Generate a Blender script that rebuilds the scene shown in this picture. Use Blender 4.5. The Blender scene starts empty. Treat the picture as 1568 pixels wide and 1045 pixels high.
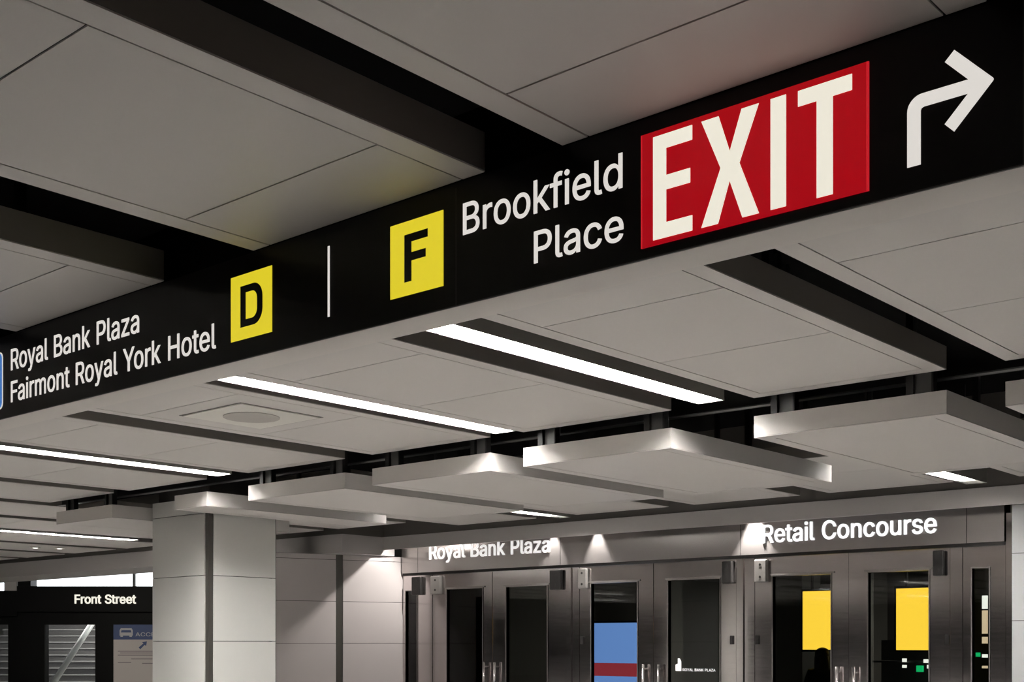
import bpy, bmesh, math, random
from mathutils import Vector, Matrix
from mathutils.geometry import delaunay_2d_cdt

random.seed(4)
scene = bpy.context.scene
COL = scene.collection

# ------------------------------------------------------------------ camera
# The concourse grid: X runs along the overhead sign, Y runs away along the
# ceiling strips, Z is up and the floor is z = 0.  Eye height 1.6 m.
EYE = 1.6
YAW = math.atan2(0.6574, 0.7536)            # camera turned off the grid
cam_d = bpy.data.cameras.new('camera')
cam_d.sensor_width = 36.0
cam_d.lens = 36.0 * 1887.0 / 1568.0
cam_d.shift_y = 463.5 / 1568.0              # a level camera with lens shift
cam_d.clip_start = 0.05
cam_d.clip_end = 300
cam = bpy.data.objects.new('camera', cam_d)
COL.objects.link(cam)
cam.location = (0, 0, EYE)
cam.rotation_euler = (math.pi / 2, 0, YAW)
scene.camera = cam

# ------------------------------------------------------------------ world / exposure
w = bpy.data.worlds.new('world')
scene.world = w
w.use_nodes = True
w.node_tree.nodes['Background'].inputs[0].default_value = (1.0, 0.97, 0.93, 1)
w.node_tree.nodes['Background'].inputs[1].default_value = 0.03
scene.view_settings.view_transform = 'Standard'
scene.view_settings.look = 'None'
scene.view_settings.gamma = 1.0
scene.view_settings.use_curve_mapping = False
scene.view_settings.exposure = 0.0
scene.cycles.use_denoising = True
scene.cycles.max_bounces = 8
scene.cycles.diffuse_bounces = 5
scene.cycles.glossy_bounces = 4
scene.cycles.transparent_max_bounces = 12
scene.cycles.sample_clamp_indirect = 12.0
scene.cycles.caustics_reflective = False
scene.cycles.caustics_refractive = False

TUBE = 192.0                                 # radiance of the linear lamps

# ------------------------------------------------------------------ materials
MATS = {}


def mat(name, col, rough=0.5, metal=0.0, spec=0.5, emit=None, estr=1.0, noise=0.0, nscale=8.0, bump=0.0,
        bscale=(60, 60, 60), aniso=0.0, arot=0.0, rough_var=0.0):
    m = bpy.data.materials.new(name)
    m.use_nodes = True
    nt = m.node_tree
    b = nt.nodes['Principled BSDF']
    b.inputs['Base Color'].default_value = (*col, 1)
    b.inputs['Roughness'].default_value = rough
    b.inputs['Metallic'].default_value = metal
    b.inputs['Specular IOR Level'].default_value = spec
    tc = nt.nodes.new('ShaderNodeTexCoord')
    if noise > 0:
        n = nt.nodes.new('ShaderNodeTexNoise')
        n.inputs['Scale'].default_value = nscale
        n.inputs['Detail'].default_value = 4
        r = nt.nodes.new('ShaderNodeMapRange')
        r.inputs['To Min'].default_value = 1 - noise
        r.inputs['To Max'].default_value = 1 + noise
        mx = nt.nodes.new('ShaderNodeVectorMath')
        mx.operation = 'SCALE'
        mx.inputs[0].default_value = col
        nt.links.new(tc.outputs['Object'], n.inputs['Vector'])
        nt.links.new(n.outputs['Fac'], r.inputs['Value'])
        nt.links.new(r.outputs['Result'], mx.inputs['Scale'])
        nt.links.new(mx.outputs['Vector'], b.inputs['Base Color'])
    if bump > 0 or rough_var > 0:
        mp = nt.nodes.new('ShaderNodeMapping')
        mp.inputs['Scale'].default_value = bscale
        n2 = nt.nodes.new('ShaderNodeTexNoise')
        n2.inputs['Scale'].default_value = 1.0
        n2.inputs['Detail'].default_value = 3
        nt.links.new(tc.outputs['Object'], mp.inputs['Vector'])
        nt.links.new(mp.outputs['Vector'], n2.inputs['Vector'])
        if bump > 0:
            bp = nt.nodes.new('ShaderNodeBump')
            bp.inputs['Strength'].default_value = bump
            bp.inputs['Distance'].default_value = 0.01
            nt.links.new(n2.outputs['Fac'], bp.inputs['Height'])
            nt.links.new(bp.outputs['Normal'], b.inputs['Normal'])
        if rough_var > 0:
            r2 = nt.nodes.new('ShaderNodeMapRange')
            r2.inputs['To Min'].default_value = max(0.02, rough - rough_var)
            r2.inputs['To Max'].default_value = rough + rough_var
            nt.links.new(n2.outputs['Fac'], r2.inputs['Value'])
            nt.links.new(r2.outputs['Result'], b.inputs['Roughness'])
    if aniso > 0:
        tg = nt.nodes.new('ShaderNodeCombineXYZ')          # grain of the brushing
        tg.inputs[0].default_value = 1.0
        b.inputs['Anisotropic'].default_value = aniso
        b.inputs['Anisotropic Rotation'].default_value = arot
        nt.links.new(tg.outputs[0], b.inputs['Tangent'])
    if emit is not None:
        b.inputs['Emission Color'].default_value = (*emit, 1)
        b.inputs['Emission Strength'].default_value = estr
    MATS[name] = m
    return m


def glass_mat(name, tint, refl=0.9):
    m = bpy.data.materials.new(name)
    m.use_nodes = True
    nt = m.node_tree
    nt.nodes.clear()
    out = nt.nodes.new('ShaderNodeOutputMaterial')
    t = nt.nodes.new('ShaderNodeBsdfTransparent')
    t.inputs[0].default_value = (*tint, 1)
    g = nt.nodes.new('ShaderNodeBsdfGlossy')
    g.inputs['Color'].default_value = (refl, refl, refl, 1)
    g.inputs['Roughness'].default_value = 0.02
    f = nt.nodes.new('ShaderNodeFresnel')
    f.inputs[0].default_value = 1.5
    mx = nt.nodes.new('ShaderNodeMixShader')
    nt.links.new(f.outputs[0], mx.inputs[0])
    nt.links.new(t.outputs[0], mx.inputs[1])
    nt.links.new(g.outputs[0], mx.inputs[2])
    nt.links.new(mx.outputs[0], out.inputs['Surface'])
    MATS[name] = m
    return m


PANEL = mat('panel_paint', (0.60, 0.57, 0.542), 0.46, spec=0.2, noise=0.025, nscale=2.0)
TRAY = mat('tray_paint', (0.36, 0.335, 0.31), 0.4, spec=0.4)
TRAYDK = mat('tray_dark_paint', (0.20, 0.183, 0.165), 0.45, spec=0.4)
GROOVE = mat('groove_dark', (0.05, 0.045, 0.04), 0.8)
BLACK = mat('plenum_black', (0.006, 0.006, 0.006), 0.9, spec=0.1)
STEELDK = mat('dark_steel', (0.03, 0.03, 0.03), 0.5, metal=0.3)
BRACKET = mat('bracket_grey', (0.16, 0.16, 0.155), 0.5, metal=0.4)
FIXT = mat('fixture_grey', (0.28, 0.265, 0.24), 0.45, spec=0.4)
REFLECTOR = mat('reflector_satin', (0.5, 0.5, 0.49), 0.5, spec=0.5)
LAMP = mat('lamp_lens', (0.9, 0.9, 0.9), 0.4, emit=(1.0, 0.975, 0.945), estr=TUBE)
SIGNBLK = mat('sign_black', (0.004, 0.003, 0.0028), 0.3, spec=0.2)
SIGNGREY = mat('sign_casing_grey', (0.62, 0.58, 0.54), 0.4, spec=0.4)
SIGNJOINT = mat('sign_joint', (0.035, 0.03, 0.03), 0.5)
S_WHITE = mat('sign_white', (0.4, 0.4, 0.39), 0.4, emit=(0.80, 0.76, 0.71), estr=0.85)
S_CREAM = mat('exit_cream', (0.4, 0.39, 0.35), 0.4, emit=(0.84, 0.80, 0.68), estr=0.95)
S_RED = mat('exit_red', (0.12, 0.001, 0.003), 0.35, emit=(0.36, 0.0, 0.004), estr=0.95)
S_RED2 = mat('exit_red_edge', (0.40, 0.01, 0.012), 0.35, emit=(0.50, 0.012, 0.02), estr=0.9)
S_YEL = mat('sign_yellow', (0.3, 0.25, 0.01), 0.35, emit=(0.76, 0.63, 0.025), estr=0.9)
S_BLUE = mat('sign_blue', (0.03, 0.12, 0.4), 0.35, emit=(0.04, 0.16, 0.45), estr=0.9)
STEEL = mat('brushed_steel', (0.55, 0.515, 0.50), 0.27, metal=0.82, aniso=0.85, arot=0.0, noise=0.04, nscale=3)
STEELV = mat('door_steel', (0.66, 0.615, 0.61), 0.12, metal=1.0, noise=0.06, nscale=3, rough_var=0.04,
             bscale=(3, 3, 40))
HWDARK = mat('hardware_dark', (0.03, 0.028, 0.027), 0.45, metal=0.5)
HWGREY = mat('hardware_grey', (0.30, 0.285, 0.27), 0.4, metal=0.6)
GLASS = glass_mat('door_glass', (0.64, 0.66, 0.64), 0.9)
GLASSG = glass_mat('side_glass_green', (0.45, 0.58, 0.5), 0.9)
TILE = mat('column_tile', (0.62, 0.615, 0.585), 0.22, spec=0.5, noise=0.02, nscale=2)
TILEP = mat('wall_tile', (0.62, 0.575, 0.565), 0.22, spec=0.5, noise=0.02, nscale=2)
STRIP = mat('corner_strip_grey', (0.10, 0.095, 0.085), 0.35, metal=0.6)
TILEG = mat('wall_tile_grey', (0.36, 0.365, 0.36), 0.3, spec=0.4, noise=0.02, nscale=2)
SOFFIT = mat('soffit_paint', (0.56, 0.53, 0.515), 0.4, spec=0.4, noise=0.02, nscale=1.5)
REVEAL = mat('reveal_dark_paint', (0.13, 0.12, 0.108), 0.5)
FLOOR = mat('floor_terrazzo', (0.29, 0.28, 0.27), 0.25, spec=0.5, noise=0.08, nscale=90)
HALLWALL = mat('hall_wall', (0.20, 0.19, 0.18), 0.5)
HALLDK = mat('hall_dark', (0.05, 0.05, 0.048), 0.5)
GRILLE = mat('grille_grey', (0.40, 0.375, 0.345), 0.6)
SPKFRAME = mat('speaker_frame_paint', (0.72, 0.70, 0.64), 0.4)
PORTAL = mat('portal_black', (0.004, 0.004, 0.004), 0.5, spec=0.15)
DAY = mat('daylight_pane', (0.8, 0.85, 0.9), 0.3, emit=(0.93, 0.97, 1.0), estr=3.2)
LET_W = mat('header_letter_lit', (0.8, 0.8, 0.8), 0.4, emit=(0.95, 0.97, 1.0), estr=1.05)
LET_D = mat('letter_added_glow', (0.75, 0.73, 0.72), 0.4, emit=(0.9, 0.88, 0.87), estr=0.80)  # letters that are no lamps, brightness put in as emission
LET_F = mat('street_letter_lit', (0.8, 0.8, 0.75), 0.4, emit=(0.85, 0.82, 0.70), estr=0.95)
D_YEL = mat('display_yellow', (0.5, 0.35, 0.02), 0.2, emit=(1.0, 0.62, 0.05), estr=2.6)
D_BLUE = mat('display_blue', (0.1, 0.25, 0.6), 0.2, emit=(0.17, 0.33, 0.78), estr=1.7)
D_RED = mat('display_red', (0.4, 0.03, 0.04), 0.2, emit=(0.36, 0.04, 0.055), estr=1.5)
D_WHITE = mat('lit_white', (0.8, 0.8, 0.8), 0.3, emit=(1.0, 0.98, 0.92), estr=2.2)
D_CREAM = mat('lit_cream', (0.8, 0.7, 0.5), 0.3, emit=(0.95, 0.72, 0.48), estr=1.5)
D_GREEN = mat('lit_green', (0.02, 0.4, 0.15), 0.3, emit=(0.01, 0.75, 0.22), estr=1.3)
FILL_LAMP = mat('fill_lamp_lens', (0.9, 0.9, 0.9), 0.4, emit=(1.0, 0.95, 0.85), estr=80.0)  # lens of the lamps added for hall, stair and vestibule
BEZEL = mat('bezel_black', (0.01, 0.01, 0.01), 0.35)
POSTW = mat('poster_white', (0.62, 0.57, 0.55), 0.6)
POSTB = mat('poster_blue', (0.07, 0.10, 0.22), 0.6)
POSTT = mat('poster_text_grey', (0.25, 0.22, 0.24), 0.6)
POSTL = mat('poster_pale', (0.55, 0.54, 0.56), 0.6)
CONC = mat('stair_concrete', (0.085, 0.08, 0.082), 0.7, noise=0.08, nscale=6)
NOSE = mat('stair_nosing', (0.30, 0.29, 0.29), 0.5)
RAILM = mat('rail_steel', (0.9, 0.92, 0.94), 0.35, metal=0.1)
GLASSP = glass_mat('street_glass', (0.86, 0.88, 0.88), 0.9)
SKIN = mat('skin', (0.55, 0.36, 0.27), 0.5)
HAIR = mat('hair_black', (0.012, 0.01, 0.01), 0.4)
COAT = mat('coat_black', (0.015, 0.015, 0.017), 0.7)
JEANS = mat('trousers_dark', (0.02, 0.022, 0.03), 0.7)
EYEM = mat('eye_dark', (0.02, 0.015, 0.012), 0.2)
LIPM = mat('lips', (0.4, 0.16, 0.14), 0.4)
SHOEM = mat('shoe_black', (0.012, 0.012, 0.012), 0.4)

# ------------------------------------------------------------------ helpers


def link(name, me, parent=None, loc=None):
    o = bpy.data.objects.new(name, me)
    COL.objects.link(o)
    if loc is not None:
        o.location = loc
    if parent is not None:
        o.parent = parent
    return o


def tag(o, label, cat, group=None):
    o['label'] = label
    o['category'] = cat
    if group:
        o['group'] = group
    return o


def thing(name, label, cat, loc=(0, 0, 0), rz=0.0, group=None):
    o = bpy.data.objects.new(name, None)
    o.empty_display_size = 0.1
    COL.objects.link(o)
    o.location = loc
    o.rotation_euler = (0, 0, rz)
    return tag(o, label, cat, group)


class MB:
    """collects shapes into one mesh; coordinates are world minus origin"""

    def __init__(self, origin=(0, 0, 0)):
        self.bm = bmesh.new()
        self.o = Vector(origin)
        self.mats = []
        self.mi = 0

    def use(self, m):
        if m not in self.mats:
            self.mats.append(m)
        self.mi = self.mats.index(m)
        return self

    def box(self, x0, x1, y0, y1, z0, z1):
        v = []
        for x, y, z in ((x0, y0, z0), (x1, y0, z0), (x1, y1, z0), (x0, y1, z0), (x0, y0, z1), (x1, y0, z1), (x1, y1, z1), (x0, y1, z1)):
            v.append(self.bm.verts.new(Vector((x, y, z)) - self.o))
        for f in ((3, 2, 1, 0), (4, 5, 6, 7), (0, 1, 5, 4), (1, 2, 6, 5), (2, 3, 7, 6), (3, 0, 4, 7)):
            fa = self.bm.faces.new([v[i] for i in f])
            fa.material_index = self.mi
        return self

    def prism(self, pts, y0, y1):
        """polygon in X-Z (counter-clockwise seen from -Y) extruded from y0 to y1"""
        a = [self.bm.verts.new(Vector((x, y0, z)) - self.o) for x, z in pts]
        b = [self.bm.verts.new(Vector((x, y1, z)) - self.o) for x, z in pts]
        n = len(pts)
        fs = [self.bm.faces.new(a), self.bm.faces.new(b[::-1])]
        for i in range(n):
            fs.append(self.bm.faces.new([a[i], b[i], b[(i + 1) % n], a[(i + 1) % n]]))
        for f in fs:
            f.material_index = self.mi
        return self

    def prism_xy(self, pts, z0, z1):
        a = [self.bm.verts.new(Vector((x, y, z0)) - self.o) for x, y in pts]
        b = [self.bm.verts.new(Vector((x, y, z1)) - self.o) for x, y in pts]
        n = len(pts)
        fs = [self.bm.faces.new(a[::-1]), self.bm.faces.new(b)]
        for i in range(n):
            fs.append(self.bm.faces.new([a[i], a[(i + 1) % n], b[(i + 1) % n], b[i]]))
        for f in fs:
            f.material_index = self.mi
        return self

    def tube(self, p, q, r, n=12, r2=None):
        p = Vector(p) - self.o
        q = Vector(q) - self.o
        d = (q - p).normalized()
        u = d.orthogonal().normalized()
        v = d.cross(u)
        r2 = r if r2 is None else r2
        A = [self.bm.verts.new(p + r * (math.cos(2 * math.pi * i / n) * u + math.sin(2 * math.pi * i / n) * v)) for i in range(n)]
        B = [self.bm.verts.new(q + r2 * (math.cos(2 * math.pi * i / n) * u + math.sin(2 * math.pi * i / n) * v)) for i in range(n)]
        fs = [self.bm.faces.new(A[::-1]), self.bm.faces.new(B)]
        for i in range(n):
            f = self.bm.faces.new([A[i], A[(i + 1) % n], B[(i + 1) % n], B[i]])
            f.smooth = True
            fs.append(f)
        for f in fs:
            f.material_index = self.mi
        return self

    def ellipsoid(self, c, rx, ry, rz, seg=16, rings=10):
        M = Matrix.Translation(Vector(c) - self.o) @ Matrix.Diagonal((rx, ry, rz, 1))
        r = bmesh.ops.create_uvsphere(self.bm, u_segments=seg, v_segments=rings, radius=1, matrix=M)
        for v in r['verts']:
            for f in v.link_faces:
                f.smooth = True
                f.material_index = self.mi
        return self

    def build(self, name, m=None, parent=None, bevel=0.0):
        if bevel > 0:
            bmesh.ops.bevel(self.bm, geom=self.bm.edges[:], offset=bevel, segments=2, affect='EDGES', profile=0.5)
        bmesh.ops.recalc_face_normals(self.bm, faces=self.bm.faces[:])
        me = bpy.data.meshes.new(name)
        self.bm.to_mesh(me)
        self.bm.free()
        for x in (self.mats if self.mats else [m]):
            me.materials.append(x)
        return link(name, me, parent, None if parent is not None else self.o)


def struct(o):
    o['kind'] = 'structure'
    return o


# ------------------------------------------------------------------ lettering
GLYPHS = {
    'A': [480,[[16,0,201,509,276,509,463,0,395,0,287,302,282,317,276,334,270,352,264,372,257,394,250,420,241,447,232,478,245,478,236,447,228,419,220,393,213,371,206,351,201,333,195,317,191,302,85,0],[110,142,110,199,370,199,370,142]]],
    'B': [456,[[60,0,60,509,241,509,266,508,289,504,310,499,329,491,345,481,359,469,371,456,381,442,388,426,394,410,397,392,398,374,397,358,395,344,392,331,387,320,380,310,373,301,365,293,356,286,347,280,336,275,326,270,315,267,315,262,327,261,339,257,351,252,363,245,374,237,385,227,394,216,402,203,409,189,414,173,417,155,418,136,417,117,413,100,408,83,400,67,390,52,377,39,362,28,344,18,324,10,301,4,275,1,247,0],[125,57,245,57,272,58,296,63,315,70,330,80,341,92,349,105,354,120,355,137,355,149,352,161,348,173,342,184,335,194,327,203,317,211,306,218,293,224,279,228,264,230,248,231,125,231],[125,285,238,285,252,286,265,288,277,291,288,296,299,302,308,309,316,317,323,326,329,337,333,348,335,359,336,372,334,388,330,403,323,417,313,429,299,439,283,446,263,450,240,452,125,452]]],
    'C': [510,[[267,-7,235,-5,205,1,177,11,150,25,126,42,104,63,86,88,70,115,57,146,48,179,42,215,40,254,42,293,48,329,57,362,70,393,86,421,104,445,126,466,150,484,177,498,205,508,235,514,267,516,286,515,305,513,323,509,340,504,357,498,373,490,388,481,402,471,415,460,427,447,438,433,448,418,456,402,463,385,469,367,473,348,408,348,405,361,401,373,395,384,389,395,382,404,375,413,366,421,357,428,348,435,337,440,327,445,315,449,304,452,292,454,280,455,267,456,245,454,223,450,203,443,184,432,166,419,150,403,137,385,125,364,116,340,109,314,105,285,103,254,105,223,109,194,116,168,125,145,137,123,151,105,166,89,184,76,203,66,223,59,245,54,267,53,280,53,292,55,304,57,315,60,327,64,337,69,348,74,357,81,366,88,375,96,382,105,389,114,395,125,401,136,405,148,408,160,473,160,469,142,463,124,457,107,448,91,438,76,428,62,416,49,402,38,388,28,373,19,357,11,341,5,323,0,305,-4,286,-6]]],
    'E': [419,[[60,0,60,509,372,509,372,452,125,452,125,286,355,286,355,229,125,229,125,57,375,57,375,0]]],
    'F': [410,[[60,0,60,509,369,509,369,452,125,452,125,278,346,278,346,221,125,221,125,0]]],
    'H': [517,[[60,0,60,509,125,509,125,289,392,289,392,509,457,509,457,0,392,0,392,232,125,232,125,0]]],
    'K': [467,[[104,145,104,216,113,228,122,239,130,250,139,261,148,272,157,282,165,293,174,303,184,314,193,324,202,334,212,344,364,509,448,509,231,276,228,276],[60,0,60,509,125,509,125,334,124,225,125,193,125,0],[372,0,188,259,228,309,449,0]]],
    'L': [393,[[60,0,60,509,125,509,125,57,361,57,361,0]]],
    'N': [523,[[60,0,60,509,136,509,343,183,347,176,352,169,357,160,363,151,369,141,375,130,381,119,388,107,394,94,401,82,407,68,414,55,405,54,403,68,402,81,401,95,401,108,400,121,400,134,399,146,399,157,399,195,399,509,463,509,463,0,387,0,202,290,196,300,190,310,184,320,177,331,171,342,164,354,156,367,148,381,108,452,119,454,122,384,123,368,123,354,124,340,124,328,125,317,125,307,125,298,125,291,125,0]]],
    'O': [533,[[267,-7,235,-5,205,1,177,11,150,25,126,42,105,63,86,88,70,115,57,146,48,179,42,215,40,254,42,293,48,329,57,362,70,393,86,421,105,445,126,466,150,484,177,498,205,508,235,514,267,516,299,514,329,508,357,498,384,484,408,466,429,445,448,421,464,393,477,362,486,329,491,293,493,254,491,215,486,179,477,146,464,115,448,88,429,63,408,42,384,25,357,11,329,1,299,-5],[267,53,289,54,310,59,330,66,349,76,367,89,383,105,396,123,408,144,418,168,425,194,429,223,430,254,429,286,425,314,418,341,408,365,396,386,383,404,367,420,349,433,330,443,310,450,289,454,267,456,245,454,223,450,203,443,184,433,167,420,151,404,137,385,125,364,116,340,109,314,105,285,103,254,105,223,109,194,116,168,125,144,137,123,151,105,167,89,184,76,203,66,223,59,245,54]]],
    'P': [445,[[60,0,60,509,235,509,263,507,289,503,312,497,332,487,350,476,366,462,379,447,390,430,398,411,404,391,407,370,409,348,407,325,404,304,398,284,390,265,379,248,366,233,350,219,332,207,312,198,289,191,263,187,235,186,109,186,109,242,233,242,252,243,269,246,284,250,297,256,308,264,318,272,327,282,333,294,338,306,342,319,344,333,344,348,344,362,342,376,338,389,333,402,326,413,318,423,308,431,297,439,284,444,268,449,251,451,232,452,125,452,125,0]]],
    'R': [449,[[60,0,60,509,236,509,264,507,290,504,313,497,333,489,351,478,367,465,380,450,390,433,399,415,405,395,408,374,409,352,408,330,405,309,399,290,390,271,380,255,367,240,351,228,333,217,312,209,289,203,264,199,236,198,96,198,96,255,234,255,252,256,269,258,284,262,298,267,309,273,319,281,327,290,334,300,339,312,342,324,344,338,345,352,344,367,342,380,339,393,334,405,327,415,319,425,309,433,298,440,284,445,269,449,252,451,233,452,125,452,125,0],[353,0,230,229,303,229,428,0]]],
    'S': [447,[[224,-9,197,-8,172,-4,149,1,128,9,108,19,91,31,76,45,64,60,54,77,46,96,41,115,38,137,104,137,107,123,110,110,116,98,123,88,132,79,142,71,154,64,166,59,180,55,194,52,209,50,224,49,241,50,257,52,272,55,286,60,299,66,311,74,321,82,329,92,336,102,341,114,345,126,346,139,345,151,342,161,338,171,332,179,325,186,316,193,307,199,296,205,284,209,272,214,259,218,245,222,184,239,154,249,128,260,105,274,86,289,71,307,60,326,54,348,52,372,53,393,58,413,65,431,75,448,87,463,102,476,119,488,138,498,158,506,180,511,203,514,227,516,252,514,275,511,296,505,316,498,334,488,351,476,365,463,377,449,387,433,394,415,399,397,401,378,337,378,334,396,326,412,316,426,302,437,286,447,267,453,247,457,225,459,209,458,194,456,180,452,167,448,156,442,145,435,136,427,129,418,123,409,118,398,116,387,115,376,116,363,119,352,124,342,131,334,139,326,148,319,158,313,169,308,180,304,191,300,202,296,212,293,264,279,276,276,287,272,299,268,312,264,324,258,336,252,347,245,359,238,369,229,379,220,387,209,395,198,401,185,405,171,407,155,408,139,407,118,403,99,396,81,386,64,374,48,360,34,343,21,323,11,302,2,278,-4,252,-8]]],
    'Y': [472,[[203,0,203,208,16,509,91,509,192,344,200,331,208,318,215,305,222,292,229,279,236,264,243,248,250,230,224,230,231,248,237,265,244,280,251,293,258,306,265,318,273,331,280,344,381,509,455,509,268,208,268,0]]],
    'Z': [438,[[42,0,42,46,273,385,281,396,289,408,298,419,306,431,315,442,323,453,332,464,341,476,348,454,332,454,317,453,301,453,285,452,270,452,254,452,238,452,223,452,40,452,40,509,397,509,397,462,169,129,160,117,152,105,143,93,134,81,125,69,116,57,106,45,97,33,90,54,106,55,121,56,137,56,152,57,168,57,183,57,199,57,214,57,399,57,399,0]]],
    'a': [389,[[160,-9,142,-8,126,-5,110,-1,94,5,80,12,68,22,57,32,48,45,40,58,35,73,31,90,30,108,31,123,34,138,38,150,43,161,50,171,58,179,67,187,78,193,89,199,100,203,112,207,125,211,138,213,152,216,165,218,178,220,194,222,209,224,222,225,234,227,244,228,252,230,259,232,265,235,270,238,273,243,275,248,276,255,276,257,275,268,273,279,271,288,267,297,262,304,256,311,248,317,240,322,230,326,220,329,208,330,196,331,183,330,171,329,159,326,149,322,140,318,132,313,124,307,118,301,112,294,107,288,103,281,100,274,41,291,48,308,57,322,67,335,79,346,91,355,104,364,118,370,133,375,148,379,163,382,179,384,194,384,204,384,215,383,227,382,239,379,251,376,263,372,275,367,286,360,296,353,306,343,315,333,322,320,329,306,333,290,336,272,337,251,337,0,277,0,277,52,272,52,269,45,264,38,258,32,252,25,244,18,236,12,226,6,215,1,203,-3,190,-6,176,-8],[170,45,187,46,202,49,216,53,228,59,239,66,248,74,257,83,263,93,269,104,272,115,275,126,276,138,276,190,273,188,270,186,265,184,259,182,253,180,246,179,239,177,231,176,223,175,216,173,208,172,200,171,175,168,165,166,154,164,144,162,134,159,125,155,117,150,110,145,103,139,98,132,95,124,93,115,92,105,92,95,94,87,98,79,102,72,107,66,114,61,121,56,130,52,139,49,149,47,159,46]]],
    'c': [396,[[207,-8,182,-7,159,-2,137,6,117,16,98,30,82,46,68,64,56,85,46,108,40,133,36,159,34,187,36,216,40,243,46,268,56,291,68,312,82,330,98,346,117,360,137,371,159,378,182,383,207,384,221,384,234,383,247,380,260,377,272,373,284,368,295,362,305,356,315,349,324,341,332,332,340,322,347,312,353,301,358,289,362,277,303,262,301,269,298,276,294,283,290,289,286,295,281,301,276,306,270,311,264,315,257,319,250,322,242,325,234,327,226,329,217,329,207,330,189,329,173,325,158,319,145,310,134,300,124,287,115,274,108,258,103,242,99,224,97,206,96,187,97,169,99,151,103,134,108,117,115,102,124,89,134,76,145,66,158,57,173,51,189,48,207,46,217,47,226,48,234,49,243,52,250,54,258,58,264,62,271,66,277,71,282,76,287,82,292,89,296,95,299,102,302,110,304,117,363,102,359,90,354,78,348,67,341,56,334,46,325,37,316,29,306,21,296,15,285,9,273,4,261,-1,248,-4,235,-6,221,-8]]],
    'd': [424,[[195,-8,172,-7,151,-2,130,5,111,16,94,29,79,45,66,64,55,84,46,108,39,133,35,160,34,189,35,218,39,245,46,270,55,293,66,313,79,332,95,347,112,361,131,371,151,378,173,383,196,384,213,384,228,381,241,378,253,373,263,367,272,360,280,353,287,346,293,338,298,331,303,325,306,319,311,319,311,509,372,509,372,0,313,0,313,59,307,59,303,53,298,46,293,39,287,31,280,24,272,17,263,10,252,4,241,-1,227,-5,212,-7],[205,47,221,48,236,51,250,57,263,65,274,75,284,86,293,100,299,115,305,132,309,150,311,169,312,189,311,210,309,229,305,247,300,263,293,278,284,291,275,302,263,312,251,320,237,325,221,329,205,330,187,329,172,325,157,319,145,311,133,301,124,290,115,276,108,261,103,245,99,227,97,209,96,189,97,170,99,151,103,133,109,117,115,101,124,88,134,76,145,66,158,57,172,51,188,48]]],
    'e': [404,[[212,-8,185,-7,161,-2,138,6,117,16,98,30,82,46,68,64,56,85,46,108,40,132,35,159,34,187,35,215,39,242,46,267,55,290,67,311,81,329,97,346,115,359,135,370,157,378,180,383,205,384,221,384,236,382,251,379,266,374,280,368,294,361,307,351,319,341,331,329,341,315,350,299,357,282,363,263,368,242,370,219,371,194,371,169,75,169,75,221,338,221,310,202,309,220,307,237,303,254,298,269,291,282,283,294,273,305,263,314,250,321,237,326,222,329,205,330,189,329,173,326,159,321,146,313,135,304,125,294,116,282,109,270,103,256,99,241,97,226,96,211,96,178,97,157,100,139,104,122,110,106,118,92,128,80,139,70,151,61,165,55,179,50,195,47,212,46,224,47,234,48,244,50,254,53,263,56,271,61,278,66,285,73,292,80,297,88,302,96,306,105,365,91,360,77,353,63,345,51,335,39,324,29,311,19,298,11,283,4,266,-1,249,-5,231,-7]]],
    'f': [254,[[228,379,228,327,6,327,6,379],[81,0,81,432,82,447,84,461,89,474,96,486,104,496,113,505,124,513,135,519,148,524,161,527,174,529,187,530,197,530,207,529,215,528,222,527,229,525,234,524,239,522,243,521,227,468,215,472,211,473,206,473,200,474,195,474,182,473,171,470,162,466,154,460,149,452,145,443,142,431,142,419,142,0]]],
    'i': [167,[[53,0,53,379,114,379,114,0],[84,443,75,444,67,446,60,449,54,455,48,461,44,468,42,475,41,483,42,491,44,499,48,506,54,512,60,517,67,521,75,523,84,524,92,523,100,521,107,517,114,512,119,506,123,499,126,491,126,483,126,475,123,468,119,461,114,455,107,449,100,446,92,444]]],
    'k': [381,[[110,137,110,212,121,212,284,379,360,379,184,199,177,199],[53,0,53,509,114,509,114,0],[294,0,148,186,191,229,372,0]]],
    'l': [189,[[139,-2,119,-1,101,3,86,10,74,20,65,33,58,47,54,65,53,84,53,509,114,509,114,99,114,87,115,77,117,68,120,62,124,58,130,54,137,53,146,52,160,53,170,54,181,3,176,2,172,1,167,0,162,-1,156,-2,151,-2,145,-2]]],
    'm': [610,[[53,0,53,379,112,379,112,295,108,295,112,310,118,323,125,335,132,346,141,355,151,363,161,370,172,376,183,380,195,384,207,386,219,386,239,385,257,380,273,372,287,361,299,347,309,331,316,314,321,295,312,295,317,308,322,321,329,332,337,343,347,353,357,361,368,369,381,375,394,380,407,383,422,385,437,386,453,385,468,383,483,378,497,372,510,364,522,354,532,342,541,328,548,313,553,296,556,276,557,255,557,0,496,0,496,254,494,273,490,289,483,302,473,313,460,321,447,326,433,329,419,330,406,330,395,328,384,324,374,320,365,314,358,307,351,299,345,290,341,280,338,270,336,259,335,247,335,0,274,0,274,260,273,275,269,288,262,301,253,311,242,320,229,326,215,329,199,330,188,330,178,328,168,325,158,320,148,314,140,307,132,299,126,289,121,278,117,266,114,253,114,238,114,0]]],
    'n': [410,[[114,227,114,0,53,0,53,379,112,379,112,287,102,287,112,312,124,332,137,349,152,362,169,372,187,379,207,383,227,384,246,383,264,380,280,376,295,369,309,360,321,349,332,336,341,321,348,304,353,285,356,264,357,240,357,0,296,0,296,235,295,256,290,275,283,291,273,304,260,315,246,323,229,328,210,329,197,328,184,326,172,322,161,317,150,311,141,303,133,293,126,283,121,271,117,257,114,243]]],
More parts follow.
